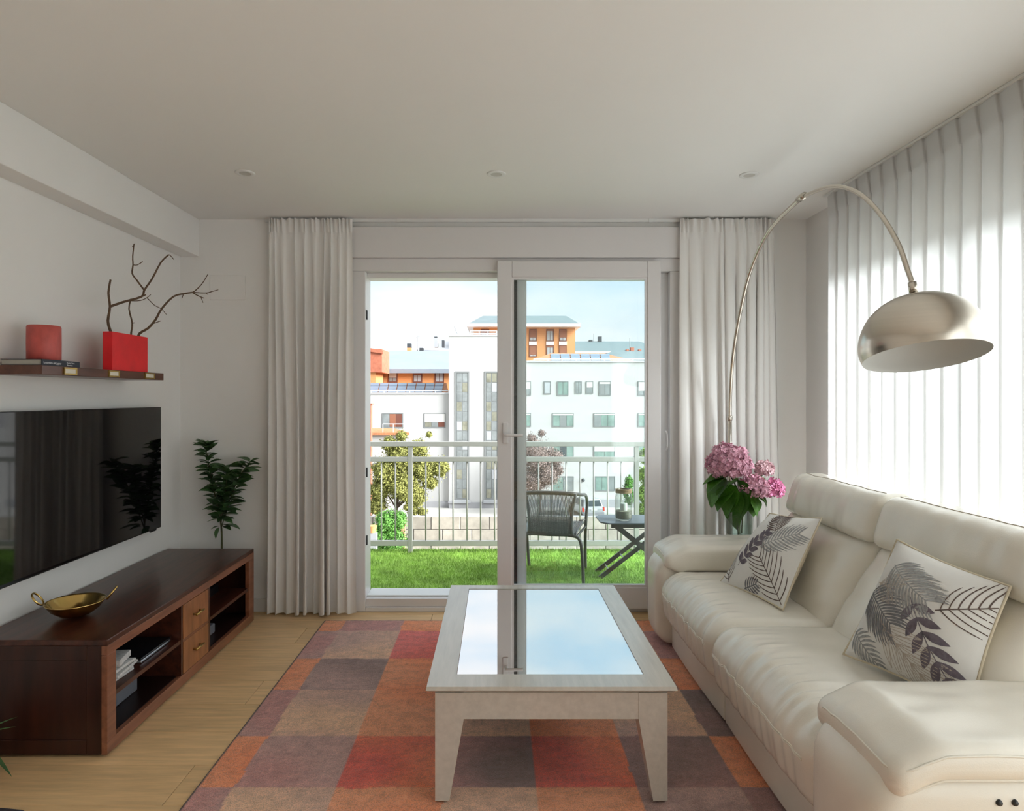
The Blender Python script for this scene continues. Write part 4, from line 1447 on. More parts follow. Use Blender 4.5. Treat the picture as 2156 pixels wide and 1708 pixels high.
b1 = thing('paperback_book', 'navy-spined book lying under the pink candle on the wall shelf', 'book', (-1.89, 2.67, 1.4965))
bx('pages', M_bookgrey, b1, -1.972, -1.813, 2.556, 2.783, 1.4985, 1.5185)
bx('cover', M_navy, b1, -1.975, -1.8105, 2.553, 2.786, 1.4965, 1.4985)
bx('cover', M_navy, b1, -1.975, -1.8105, 2.553, 2.786, 1.5185, 1.5205)
bx('spine', M_navy, b1, -1.8128, -1.8102, 2.553, 2.786, 1.4965, 1.5205)
textmesh('spine_title', 'La sombra del jaguar', 0.0125, M_ink, b1, (-1.8099, 2.563, 1.5035), (0, 1, 0), (0, 0, 1))
textmesh('spine_author', 'Thelma Sbirri', 0.0095, M_ink, b1, (-1.8099, 2.700, 1.5090), (0, 1, 0), (0, 0, 1))
textmesh('spine_author', 'Sborrintz', 0.0095, M_ink, b1, (-1.8099, 2.703, 1.4995), (0, 1, 0), (0, 0, 1))
cd = thing('pillar_candle', 'thick pink pillar candle standing on the book on the wall shelf', 'candle', (-1.885, 2.672, 1.521))
MB().lathe([(0.0, 0.0), (0.058, 0.0), (0.061, 0.004), (0.0615, 0.07), (0.061, 0.138), (0.058, 0.144), (0.050, 0.144), (0.046, 0.137), (0.0, 0.132)], 48, (-1.885, 2.672, 1.521), cap0=False, cap1=False).build('wax_body', M_candle, cd, smooth=True, angle=50)
MB().tube([(-1.885, 2.672, 1.652), (-1.884, 2.672, 1.664)], 0.0012, 6).build('wick', M_foot, cd)
vz = thing('red_vase', 'slim rectangular red vase holding dry branches on the wall shelf', 'vase', (-1.84, 3.18, 1.4965))
vx0, vx1, vy0, vy1, vz0, vz1 = -1.858, -1.812, 3.025, 3.333, 1.4965, 1.678
def rq(i, z):
    return [(vx0 + i, vy0 + i, z), (vx1 - i, vy0 + i, z), (vx1 - i, vy1 - i, z), (vx0 + i, vy1 - i, z)]
o = rq(0, vz0) + rq(0, vz1) + rq(0.005, vz1) + rq(0.005, vz0 + 0.006)
MB().add(o, fs).build('vase_body', M_redvase, vz, bevel=0.0012)
def P7(x, y, d):
    return at(x * 0.2226, 480 + y * 0.2226, d)
def branch(label, lines, foot):
    t = thing('dry_branch', label, 'branch', tuple(foot), 'dry branches in the red vase')
    for idx, (pts, r0, r1) in enumerate(lines):
        q = pathpts([P7(*p) for p in pts], 3)
        n = len(q)
        MB().tube(q, [1.7 * lerp(r0, r1, i / (n - 1)) for i in range(n)], 7).build('branch_stem' if idx == 0 else 'twig', M_twig, t, smooth=True)
def inv(y):
    return Vector((-1.835, y, vz0 + 0.01))
branch('dry forked branch rising tallest at the left of the red vase',
       [([(1085, 1100, 3.08), (1045, 978, 3.07), (1020, 880, 3.06), (1040, 745, 3.07), (1025, 615, 3.07), (1045, 490, 3.08)], 0.0042, 0.0026),
        ([(1040, 745, 3.07), (1170, 700, 3.12), (1340, 650, 3.18), (1365, 590, 3.19), (1440, 480, 3.22), (1520, 330, 3.26), (1595, 255, 3.28)], 0.0036, 0.0022),
        ([(1365, 590, 3.19), (1290, 490, 3.17), (1250, 430, 3.16), (1258, 350, 3.16), (1255, 270, 3.16), (1268, 150, 3.16)], 0.0026, 0.0016),
        ([(1258, 350, 3.16), (1300, 350, 3.17), (1350, 318, 3.18)], 0.0014, 0.0012),
        ([(1340, 650, 3.18), (1380, 632, 3.18)], 0.0022, 0.0016), ([(1595, 255, 3.28), (1612, 262, 3.28), (1645, 300, 3.29)], 0.0016, 0.001),
        ([(1520, 330, 3.26), (1512, 325, 3.26)], 0.002, 0.0012), ([(1255, 180, 3.16), (1275, 148, 3.16)], 0.0022, 0.001)], inv(3.07))
branch('thin dry branch in the middle of the red vase',
       [([(1235, 1090, 3.19), (1240, 995, 3.19), (1250, 900, 3.19), (1220, 765, 3.19), (1238, 670, 3.19)], 0.0030, 0.0018),
        ([(1238, 690, 3.19), (1325, 688, 3.21), (1390, 660, 3.22), (1425, 630, 3.23)], 0.0014, 0.0010),
        ([(1390, 660, 3.22), (1460, 730, 3.24), (1525, 765, 3.25), (1575, 820, 3.26)], 0.0013, 0.0009),
        ([(1250, 900, 3.19), (1272, 898, 3.19)], 0.0016, 0.001)], inv(3.19))
branch('dry branch leaning right out of the red vase towards the curtain',
       [([(1290, 1080, 3.27), (1320, 1000, 3.27), (1400, 950, 3.28), (1470, 870, 3.30), (1530, 765, 3.33), (1640, 650, 3.38), (1740, 622, 3.43), (1820, 610, 3.46)], 0.0040, 0.0024),
        ([(1820, 610, 3.46), (1850, 590, 3.47), (1910, 530, 3.49), (1965, 440, 3.50)], 0.0018, 0.0011),
        ([(1820, 610, 3.46), (1950, 615, 3.50), (2010, 600, 3.51), (2065, 585, 3.52)], 0.0020, 0.0010),
        ([(1820, 610, 3.46), (1870, 640, 3.48), (1930, 665, 3.49)], 0.0022, 0.0013),
        ([(1900, 652, 3.48), (1920, 708, 3.48)], 0.0013, 0.0009),
        ([(1450, 905, 3.29), (1520, 880, 3.31)], 0.0015, 0.0010), ([(1735, 622, 3.43), (1722, 665, 3.43)], 0.0015, 0.001),
        ([(1950, 615, 3.50), (1965, 630, 3.5)], 0.0013, 0.001)], inv(3.27))

# ------------------------------------------------------------------ potted plant in the far left corner
PX, PY = -1.715, 3.995
pp = thing('potted_plant', 'leafy green potted plant in the corner behind the TV cabinet', 'plant', (PX, PY, 0))
MB().lathe([(0.0, 0.0), (0.060, 0.0), (0.064, 0.004), (0.080, 0.150), (0.082, 0.160), (0.074, 0.160), (0.072, 0.140), (0.0, 0.138)], 32, (PX, PY, 0), cap0=False, cap1=False).build('pot', M_pot, pp, smooth=True, angle=50)
stems = [[(PX, PY, 0.138), at(467, 1157, 3.99), at(465, 1100, 3.985), at(452, 1040, 3.975), at(440, 980, 3.97), at(431, 932, 3.97)],
         [at(466, 1112, 3.985), at(483, 1055, 3.975), at(504, 1005, 3.965), at(526, 972, 3.96)],
         [at(465, 1104, 3.985), at(474, 1045, 3.97), at(479, 985, 3.955)]]
ME_leaf = leafmesh('leaf', M_leaf, W=0.56, bend=0.16, fold=0.18, n=6)
rg = random.Random(21)
for si, s in enumerate(stems):
    q = pathpts(s, 8)
    n = len(q)
    MB().tube(q, [lerp(0.0075 if si == 0 else 0.004, 0.0016, i / (n - 1)) for i in range(n)], 7).build('stem', M_stem, pp, smooth=True)
    st = (0.42, 0.12, 0.2)[si]
    cnt = (84, 44, 34)[si]
    for j in range(cnt):
        f = lerp(st, 0.99, j / (cnt - 1)) * (n - 1)
        i = min(int(f), n - 2)
        p = q[i].lerp(q[i + 1], f - i)
        t_ = (q[i + 1] - q[i]).normalized()
        a = j * 2.4 + rg.uniform(-0.4, 0.4)
        d = Vector((math.cos(a), math.sin(a) * 0.55 - 0.12, 0)) + t_ * rg.uniform(0.15, 0.75) + Vector((0, 0, rg.uniform(-0.35, 0.1)))
        d.normalize()
        sz = rg.uniform(0.060, 0.095) * (1.0 if si == 0 else 1.2)
        tip = p + d * sz
        if tip.y > WB - 0.012:
            d.y = -abs(d.y)
        putleaf(ME_leaf, 'leaf', pp, p, d, sz, rg.uniform(-0.6, 0.6), rg.uniform(0.85, 1.25))
for (x, y) in ((395, 1260), ):
    pass
for (ax_, ay_, bx_, by_) in ((462, 1108, 445, 1112), (462, 1110, 452, 1132), (470, 1105, 503, 1108), (470, 1108, 485, 1113), (464, 1092, 437, 1095), (470, 1092, 488, 1098)):
    a, b = at(ax_, ay_, 3.98), at(bx_, by_, 3.95)
    putleaf(ME_leaf, 'leaf', pp, a, b - a, (b - a).length * 1.1, rg.uniform(-0.4, 0.4), 1.0)

# plant and mat cut by the lower left corner of the view
p2 = thing('potted_plant', 'dark arching plant at the lower left edge of the picture', 'plant', (-1.87, 2.28, 0))
MB().lathe([(0.0, 0.0), (0.055, 0.0), (0.075, 0.13), (0.076, 0.14), (0.069, 0.14), (0.067, 0.125), (0.0, 0.123)], 28, (-1.87, 2.28, 0), cap0=False, cap1=False).build('pot', M_pot, p2, smooth=True, angle=50)
ME_long = leafmesh('leaf', M_leaf, W=0.16, bend=0.75, fold=0.2, n=10)
for i in range(11):
    a = i * 2.4
    d = Vector((math.cos(a) * 0.6, math.sin(a) * 0.5, 0.9))
    if i == 0:
        d = Vector((1.0, -0.25, 0.25))
    putleaf(ME_long, 'leaf', p2, (-1.87, 2.28, 0.125), d, 0.165 if i == 0 else 0.12, 0, 1.0)
c_ = [at(-60, 1682, 2.16), at(62, 1708, 2.12)]
m = MB()
m.hexa([(-2.0, 1.2, 0.0005), (-1.52, 1.2, 0.0005), (-1.555, 2.118, 0.0005), (-2.0, 2.175, 0.0005)], [(-1.995, 1.205, 0.009), (-1.525, 1.205, 0.009), (-1.56, 2.113, 0.009), (-1.995, 2.17, 0.009)])
# the pot keeps clear of the mat
o = m.build('floor_mat', M_mat, bevel=0.002)
tag(o, 'dark grey floor mat cut off by the lower left corner', 'mat')

# ------------------------------------------------------------------ balcony
slab = struct(MB().box(-2.3, 2.6, WB + 0.25, 5.80, -0.30, -0.012).build('balcony_floor', M_slab))
struct(MB().box(-0.915, 1.167, WB + 0.16, WB + 0.25, -0.30, -0.005).build('door_threshold', M_slab))
rg = random.Random(77)
m = MB()
vs_, fs_ = [], []
m.box(-1.6, 2.2, WB + 0.235, 5.74, -0.012, 0.004)
NB = 60000
for i in range(NB):
    x = rg.uniform(-1.35, 1.75)
    y = WB + 0.24 + (5.73 - WB - 0.24) * rg.random() ** 0.9
    h = rg.uniform(0.016, 0.034)
    a = rg.uniform(0, 2 * PI)
    w = rg.uniform(0.0013, 0.0024)
    lx, ly = rg.gauss(0, 0.010), rg.gauss(0, 0.010)
    c, s = math.cos(a) * w, math.sin(a) * w
    o = len(m.v)
    m.v += [Vector((x - c, y - s, 0.002)), Vector((x + c, y + s, 0.002)), Vector((x + lx, y + ly, h))]
    m.f.append((o, o + 1, o + 2))
turf = m.build('artificial_turf', M_turf)
tag(turf, 'bright green artificial grass carpet on the balcony floor', 'turf', kind='stuff')

RLY = 5.62
S_ = FPX / RLY
def RX_(px): return (px - 1045) / S_
def RZ_(py): return CAM_H - (py - 835) / S_
rl = thing('balcony_railing', 'cream metal balcony railing with thin vertical bars', 'railing', (0.2, RLY, 0.0))
bx('top_rail', M_rail, rl, -2.2, 2.5, RLY - 0.026, RLY + 0.026, RZ_(940), RZ_(930), 0.003)
bx('middle_rail', M_rail, rl, -2.2, 2.5, RLY - 0.018, RLY + 0.018, RZ_(972), RZ_(962), 0.003)
bx('bottom_rail', M_rail, rl, -2.2, 2.5, RLY - 0.018, RLY + 0.018, RZ_(1149), RZ_(1138), 0.003)
for px in (388, 864, 1340):
    bx('post', M_rail, rl, RX_(px) - 0.020, RX_(px) + 0.020, RLY - 0.020, RLY + 0.020, 0.0, RZ_(941), 0.003)
bal = [803, 832.5, 896.5, 925, 954, 983.5, 1012, 1041.5, 1075, 1104, 1133.8, 1162.5, 1192, 1221.5, 1250, 1279.3, 1308, 1370, 1399, 1428, 774, 745, 716, 687]
for px in bal:
    MB().tube([(RX_(px), RLY, RZ_(1139)), (RX_(px), RLY, RZ_(971))], 0.0068, 8).build('baluster', M_rail, rl, smooth=True)

# rattan chair, seen from behind
CC = Vector((0.436, 4.925, 0.006))
ca_, sa_ = math.cos(math.radians(-11)), math.sin(math.radians(-11))
def C(x, y, z):
    return Vector((CC.x + x * ca_ - y * sa_, CC.y + x * sa_ + y * ca_, z))
ch = thing('rattan_armchair', 'dark grey rattan chair with tubular arms on the balcony', 'chair', tuple(CC))
def arc_pts(pts, n=6):
    return pathpts([C(*p) for p in pts], n)
# front legs run up into the arms and round the back as one tube
MB().tube(arc_pts([(-0.215, 0.205, 0.006), (-0.235, 0.200, 0.30), (-0.250, 0.175, 0.52), (-0.245, 0.05, 0.610), (-0.225, -0.12, 0.640), (-0.170, -0.215, 0.660), (-0.06, -0.235, 0.668), (0.06, -0.235, 0.668), (0.170, -0.215, 0.660), (0.225, -0.12, 0.640), (0.245, 0.05, 0.610), (0.250, 0.175, 0.52), (0.235, 0.200, 0.30), (0.235, 0.205, 0.006)], 7), 0.0125, 10).build('arm_frame', M_chmetal, ch, smooth=True)
MB().tube(arc_pts([(-0.245, -0.235, 0.006), (-0.235, -0.225, 0.22), (-0.215, -0.210, 0.325), (-0.15, -0.200, 0.352), (0.0, -0.198, 0.352), (0.15, -0.200, 0.352), (0.215, -0.210, 0.325), (0.235, -0.225, 0.22), (0.245, -0.240, 0.006)], 7), 0.0125, 10).build('rear_leg_frame', M_chmetal, ch, smooth=True)
for sx in (-1, 1):
    MB().tube([C(sx * 0.19, -0.20, 0.340), C(sx * 0.238, 0.198, 0.345)], 0.009, 8).build('side_bar', M_chmetal, ch, smooth=True)
    MB().tube([C(sx * 0.19, 0.16, 0.395), C(sx * 0.243, 0.195, 0.400)], 0.006, 8).build('arm_strut', M_chmetal, ch, smooth=True)
# woven back: flared panel
def back(u, v):
    # u across -1..1, v 0 bottom .. 1 top
    w = 0.148 + 0.040 * v * v + 0.012 * (1 - v) ** 2
    x = u * w
    y = -0.215 - 0.028 * math.sin(PI * v) * 0.3 + 0.03 * u * u * (0.4 + 0.6 * v) - 0.02 * v
    z = 0.360 + v * 0.305 - 0.008 * u * u * v
    return C(x, y, z)
mw = MB()
ns = 40
for i in range(ns):
    u = -0.97 + 1.94 * i / (ns - 1)
    mw.tube([back(u, k / 8) for k in range(9)], 0.0034, 5)
for j in range(15):
    v = 0.03 + 0.40 * j / 14
    mw.tube([back(-1 + 2 * k / 14, v) + Vector((0, 0.003 * (1 if (j + k) % 2 else -1), 0)) for k in range(15)], 0.0025, 5)
for j in range(7):
    v = 0.47 + 0.10 * j / 6
    hw_ = 0.55 - 0.05 * j
    mw.tube([back(-hw_ + 2 * hw_ * k / 10, v) for k in range(11)], 0.002, 5)
for j in range(3):
    v = 0.965 + 0.02 * j
    mw.tube([back(-1 + 2 * k / 14, v) for k in range(15)], 0.0045, 6)
o = mw.build('woven_back', M_wick, ch, smooth=True)
o['kind'] = 'stuff'
for sx in (-1, 1):
    MB().tube([back(sx, k / 10) for k in range(11)], 0.0105, 8).build('back_edge', M_wick, ch, smooth=True)
# woven seat
def seat(u, v):
    w = 0.185 + 0.035 * v
    return C(u * w, -0.20 + 0.41 * v, 0.362 + 0.032 * v - 0.020 * math.sin(PI * v) * (1 - u * u) - 0.03 * sm((v - 0.9) / 0.1))
mw = MB()
for i in range(40):
    u = -1 + 2 * i / 39
    mw.tube([seat(u, k / 10) for k in range(11)], 0.0042, 5)
o = mw.build('woven_seat', M_wick, ch, smooth=True)
o['kind'] = 'stuff'
MB().tube([seat(-1, 0), seat(-1, 0.5), seat(-1, 0.95), seat(-0.5, 0.99), seat(0.5, 0.99), seat(1, 0.95), seat(1, 0.5), seat(1, 0)], 0.008, 8).build('seat_rim', M_wick, ch, smooth=True)

# folding side table
FT = thing('folding_table', 'small dark folding table with crossed legs on the balcony', 'table', (1.08, 4.93, 0.006))
fz = 0.436
tx0, tx1, ty0, ty1 = 0.775, 1.40, 4.73, 5.07
cc = 0.055
poly = [(tx0 + cc, ty0), (tx1 - cc, ty0), (tx1, ty0 + cc), (tx1, ty1 - cc), (tx1 - cc, ty1), (tx0 + cc, ty1), (tx0, ty1 - cc), (tx0, ty0 + cc)]
n = len(poly)
MB().add([(x, y, fz - 0.010) for x, y in poly] + [(x, y, fz) for x, y in poly], [tuple(reversed(range(n))), tuple(range(n, 2 * n))] + [(i, (i + 1) % n, n + (i + 1) % n, n + i) for i in range(n)]).build('table_top', M_tabtop, FT, bevel=0.002)
bx('apron', M_tableg, FT, tx0 + 0.08, tx1 - 0.08, ty0 + 0.03, ty0 + 0.045, fz - 0.042, fz - 0.0105)
bx('apron', M_tableg, FT, tx0 + 0.08, tx1 - 0.08, ty1 - 0.045, ty1 - 0.03, fz - 0.042, fz - 0.0105)
for (y, dxx) in ((ty0 + 0.065, 0.0), (ty1 - 0.065, 0.0)):
    MB().bar((tx0 + 0.11, y, fz - 0.03), (tx1 - 0.02, y, 0.008), 0.014, 0.030, up=(0, 0, 1)).build('leg', M_tableg, FT)
for y in (ty0 + 0.085, ty1 - 0.085):
    MB().bar((tx1 - 0.11, y, fz - 0.03), (tx0 + 0.00, y, 0.008), 0.014, 0.030, up=(0, 0, 1)).build('leg', M_tableg, FT)
for (fx, sgn) in ((0.14, 1), (0.36, 1)):
    x = lerp(tx0, tx1 - 0.11, fx); z = lerp(0.008, fz - 0.03, fx)
    MB().tube([(x, ty0 + 0.085, z), (x, ty1 - 0.085, z)], 0.0045, 8).build('cross_bar', M_alu, FT, smooth=True)
x = lerp(tx0, tx1 - 0.11, 0.86); z = lerp(0.008, fz - 0.03, 0.86)
MB().tube([(x, ty0 + 0.085, z), (x, ty1 - 0.085, z)], 0.0045, 8).build('cross_bar', M_alu, FT, smooth=True)

# lantern jar on it
JX, JY, JZ = 0.965, 4.86, fz + 0.0008
jr = thing('glass_jar', 'glass jar lantern with rope neck, sand and white candle on the balcony table', 'jar', (JX, JY, JZ))
op = [(0.0, 0.0), (0.056, 0.0), (0.064, 0.008), (0.066, 0.02), (0.066, 0.165), (0.060, 0.195), (0.054, 0.208), (0.054, 0.232), (0.056, 0.236)]
ipj = [(0.052, 0.236), (0.050, 0.208), (0.056, 0.194), (0.062, 0.164), (0.062, 0.022), (0.058, 0.012), (0.0, 0.012)]
MB().lathe(op + ipj, 40, (JX, JY, JZ), cap0=False, cap1=False).build('glass', M_jglass, jr, smooth=True)
MB().lathe([(0.0, 0.013), (0.058, 0.0135), (0.0612, 0.024), (0.0612, 0.070), (0.0, 0.073)], 36, (JX, JY, JZ), cap0=False, cap1=False).build('sand', M_sand, jr, smooth=True, angle=50)
MB().lathe([(0.0, 0.072), (0.027, 0.072), (0.027, 0.122), (0.024, 0.126), (0.0, 0.125)], 28, (JX, JY, JZ), cap0=False, cap1=False).build('candle', M_cwhite, jr, smooth=True, angle=50)
rp_ = []
for i in range(121):
    a = i / 120 * 2 * PI * 5
    rp_.append((JX + 0.0585 * math.cos(a), JY + 0.0585 * math.sin(a), JZ + 0.204 + 0.030 * i / 120))
MB().tube(rp_, 0.0042, 6).build('rope', M_rope, jr, smooth=True)

# ------------------------------------------------------------------ outside world
GZ = -9.0      # street level behind the retaining wall
YZ = -11.2     # yard level in front of it
struct(MB().box(-160, 160, 50.6, 260, GZ - 0.5, GZ).build('street_ground', M_asph))
struct(MB().box(-160, 160, 4.4, 50.6, YZ - 0.5, YZ).build('yard_ground', M_yard))
struct(MB().box(-160, 160, -160, 4.4, YZ - 0.5, YZ).build('yard_ground', M_asph))

def px2(px, py, y):
    p = at(px, py, y)
    return p.x, p.z

# retaining wall of concrete blocks
wl_ = thing('retaining_wall', 'weathered concrete block retaining wall below the street', 'wall', (0, 50, YZ))
bw, bh = 2.22, 0.98
bx('core', M_plinth, wl_, -26, 44, 50.12, 50.55, YZ, -8.02)
r2 = random.Random(3)
blk = None
for r in range(3):
    z1 = -8.0 - r * (bh + 0.04)
    for c in range(30):
        x0 = -25.5 + c * (bw + 0.05) + (0.9 if r % 2 else 0)
        if blk is None:
            blk = MB().box(x0, x0 + bw, 49.98, 50.12, z1 - bh, z1).build('block', M_block, wl_, bevel=0.03)
            bb = Vector((x0, 50.0, z1))
        else:
            shared(blk, 'block', wl_, Vector((x0, 50.0 + r2.uniform(-0.02, 0.02), z1)) - bb)

def window(root, x0, x1, z0, z1, y_, cols=2, fr=M_wframe, panes=(M_pane,), t=0.07, blind=0.0, bmat=None, rows=1, depth=0.12):
    """framed window set into a facade facing -Y; panes are sub-parts"""
    y = y_ + 0.035
    m = MB()
    m.box(x0, x1, y - 0.012, y + 0.04, z0, z0 + t).box(x0, x1, y - 0.012, y + 0.04, z1 - t, z1)
    m.box(x0, x0 + t, y - 0.012, y + 0.04, z0 + t, z1 - t).box(x1 - t, x1, y - 0.012, y + 0.04, z0 + t, z1 - t)
    w = m.build('window', fr, root)
    zb = z1 - t - (z1 - z0 - 2 * t) * blind
    cw = (x1 - x0 - 2 * t) / cols
    rh = (zb - z0 - t) / rows
    k = 0
    for c in range(cols):
        for r in range(rows):
            a, b = x0 + t + c * cw, x0 + t + (c + 1) * cw
            g = t * 0.28
            MB().box(a + g, b - g, y + 0.002, y + 0.018, z0 + t + r * rh + g, z0 + t + (r + 1) * rh - g).build('pane', panes[k % len(panes)], w)
            k += 1
    if cols > 1 or rows > 1:
        m = MB().box(x0 + t, x1 - t, y + 0.018, y + 0.035, z0 + t, zb)
        m.build('mullion', fr, w)
    if blind > 0:
        MB().box(x0 + t, x1 - t, y - 0.006, y + 0.02, zb, z1 - t).build('blind', bmat or M_blind, w)
    return w

def gable(mb, x0, x1, y0, y1, z0, z1, inx, iny):
    """hipped roof block"""
    lo = [(x0, y0, z0), (x1, y0, z0), (x1, y1, z0), (x0, y1, z0)]
    hi = [(x0 + inx, y0 + iny, z1), (x1 - inx, y0 + iny, z1), (x1 - inx, y1 - iny, z1), (x0 + inx, y1 - iny, z1)]
    return mb.hexa(lo, hi)

# --- white building: left wing, stair tower, right wing
Y0 = 60.0
wb = thing('white_building', 'large white building with a stair tower across the street', 'building', (0, Y0, GZ))
xl, zl = px2(660, 829, Y0); xt, zt = px2(945, 707, 59.6); xr, zr = px2(1104, 762, Y0)
bx('left_wing', M_fac, wb, xl, xt + 0.3, Y0, Y0 + 11, GZ, zl)
bx('stair_tower', M_fac, wb, xt, xr, 59.6, Y0 + 10, GZ, zt)
bx('right_wing', M_fac2, wb, xr - 0.2, 42.0, Y0, Y0 + 14, GZ, zr)
bx('coping', M_alu, wb, xl, xt, Y0 - 0.12, Y0 + 0.3, zl, zl + 0.10)
bx('coping', M_alu, wb, xt - 0.1, xr + 0.05, 59.5, 59.9, zt, zt + 0.10)
bx('coping', M_alu, wb, xr, 42.0, Y0 - 0.12, Y0 + 0.3, zr, zr + 0.10)
bx('plinth', M_plinth, wb, xr - 0.1, 42.0, Y0 - 0.10, Y0, GZ, GZ + 0.75)
bx('plinth', M_plinth, wb, xt, xr, 59.5, 59.6, GZ, GZ + 0.55)
bx('plinth', M_plinth, wb, xl, xt, Y0 - 0.1, Y0, GZ, GZ + 0.55)
bx('door_step', M_plinth, wb, *(lambda a: (a[0], a[0] + 1.2))(px2(944, 1057, 59.6)), 59.4, 59.6, px2(0, 1059, 59.6)[1], px2(0, 1055, 59.6)[1])
for (a, b, c, d, cl, pn, bl) in ((805, 849, 870, 901, 3, (M_pane, M_shutter, M_wbrown), 0), (893, 938, 870, 901, 3, (M_pane4, M_pane, M_wbrown), 0.62)):
    x0, z1 = px2(a, c, Y0); x1, z0 = px2(b, d, Y0)
    window(wb, x0, x1, z0, z1, Y0 - 0.08, cl, M_wframe, pn, blind=bl, bmat=M_blind)
W2 = [(1106 - 12, 1118, 803, 833, 1, (M_pane,), 0.55), (1145, 1160, 803, 830, 1, (M_pane3,), 0), (1173, 1197, 803, 833, 2, (M_pane2,), 0), (1211, 1225, 803, 829, 2, (M_pane,), 0),
      (1234, 1249, 803, 829, 1, (M_pane,), 0.5), (1261, 1286, 803, 833, 2, (M_wframe, M_pane), 0.15), (1343, 1367, 803, 833, 2, (M_pane,), 0.7)]
for (c, d) in ((870, 899),):
    W2 += [(1080, 1118, c, d, 3, (M_pane2, M_pane), 0.1), (1163, 1208, c, d, 3, (M_pane2, M_wframe, M_pane2), 0.12), (1250, 1295, c, d, 3, (M_pane, M_pane2, M_pane2), 0.1), (1343, 1388, c, d, 3, (M_pane2, M_pane), 0.1)]
W2 += [(1163, 1208, 937, 967, 3, (M_pane2, M_carg, M_pane2), 0.0), (1250, 1295, 937, 967, 2, (M_pane2, M_pane2), 0.45), (1343, 1388, 937, 967, 2, (M_pane2,), 0)]
W2 += [(1163, 1208, 1003, 1034, 2, (M_pane2, M_pane), 0.0), (1252, 1295, 1003, 1034, 3, (M_pane2, M_pane2, M_pane), 0.0)]
for a in (1432, 1520, 1608, 1696, 1784, 1872):
    for (c, d) in ((803, 833), (870, 899), (937, 967), (1003, 1034)):
        W2.append((a, a + 45, c, d, 3, (M_pane2, M_pane, M_pane2), 0.12))
for (a, b, c, d, cl, pn, bl) in W2:
    x0, z1 = px2(a, c, Y0); x1, z0 = px2(b, d, Y0)
    window(wb, x0, x1, z0, z1, Y0 - 0.08, cl, M_wframe, pn, blind=bl)
# tall stair windows
for si, (a, b) in enumerate(((958, 988), (1020, 1050))):
    x0, z1 = px2(a, 782, 59.6); x1, z0 = px2(b, 1053, 59.6)
    pal = [M_pane, M_pane, M_pane4, M_pane, M_pane, M_pane, M_pane, M_pane3, M_pane, M_pane4, M_pane] if si == 0 else [M_pane4, M_pane, M_pane, M_pane4, M_pane, M_pane, M_pane3, M_pane4, M_pane]
    window(wb, x0, x1, z0, z1, 59.52, 2, M_wframe, pal, rows=13, t=0.14)
    bx('window_sill', M_palegrey, wb, x0 - 0.1, x1 + 0.1, 59.3, 59.52, z0 - 0.25, z0)
# wall lamp
MB().lathe([(0.0, 0.0), (0.16, 0.0), (0.14, 0.12), (0.0, 0.14)], 14, (px2(1228, 1011, Y0)[0], Y0 - 0.02, px2(1228, 1011, Y0)[1]), axis=(0, -1, 0), cap0=False, cap1=False).build('wall_lamp', M_dkmetal, wb, smooth=True)

def pitched_panels(root, pxs, y_lo, py_lo, y_hi, py_hi, rows, skew=0.0):
    """solar panels on a roof plane that rises away from us"""
    n = len(pxs) - 1
    for i in range(n):
        for r in range(rows):
            def pt(u, v):
                yy = lerp(y_lo, y_hi, v)
                return at(lerp(pxs[i], pxs[i + 1], u) + skew * v, lerp(py_lo, py_hi, v), yy)
            v0, v1 = r / rows + 0.03, (r + 1) / rows - 0.03
            q = [pt(0.05, v0), pt(0.95, v0), pt(0.95, v1), pt(0.05, v1)]
            up = Vector((0, 0, 0.06))
            MB().hexa(q, [p + up for p in q]).build('solar_panel', M_solar, root)
def roofplane(root, corners, mat, thick=0.25):
    lo = [Vector(c) - Vector((0, 0, thick)) for c in corners]
    return MB().hexa(lo, corners).build('roof_plane', mat, root)

# left wing: tiled roof with solar panels
roofplane(wb, [at(690, 829, Y0 + 0.6), at(945, 829, Y0 + 0.6), at(940, 806, Y0 + 6), at(690, 806, Y0 + 6)], M_tile)
pitched_panels(wb, [738, 757, 776, 796, 815, 834, 854, 873, 893, 912, 931], Y0 + 0.9, 827.0, Y0 + 5.4, 807.0, 3, 4)
# right wing: hipped tile roof with panels
roofplane(wb, [at(1105, 763, Y0 + 1.0), at(1348, 763, Y0 + 1.0), at(1272, 744, Y0 + 6), at(1160, 744, Y0 + 6)], M_tile)
pitched_panels(wb, [1160, 1181, 1202, 1223, 1244, 1265, 1286], Y0 + 1.4, 760.5, Y0 + 5.4, 746.0, 3, -2)
# roof-edge railings
def edgerail(root, pa, pb, py_top, py_bot, y, npost):
    xa, zt_ = px2(pa, py_top, y); xb, zb_ = px2(pb, py_bot, y)
    MB().tube([(xa, y, zt_), (xb, y, zt_)], 0.045, 6).build('guard_rail', M_white, root)
    for i in range(npost + 1):
        x = lerp(xa, xb, i / npost)
        MB().tube([(x, y, zb_), (x, y, zt_)], 0.035, 6).build('guard_post', M_white, root)
edgerail(wb, 1124, 1420, 756.5, 762, Y0 + 0.3, 10)
edgerail(wb, 700, 944, 823, 829, Y0 + 0.3, 9)
edgerail(wb, 990, 1046, 697, 707, 59.9, 3)
edgerail(wb, 990, 1046, 702, 707, 60.0, 3)
MB().tube([at(957, 688, 62), at(965, 707, 62)], 0.05, 6).build('mast', M_palegrey, wb)

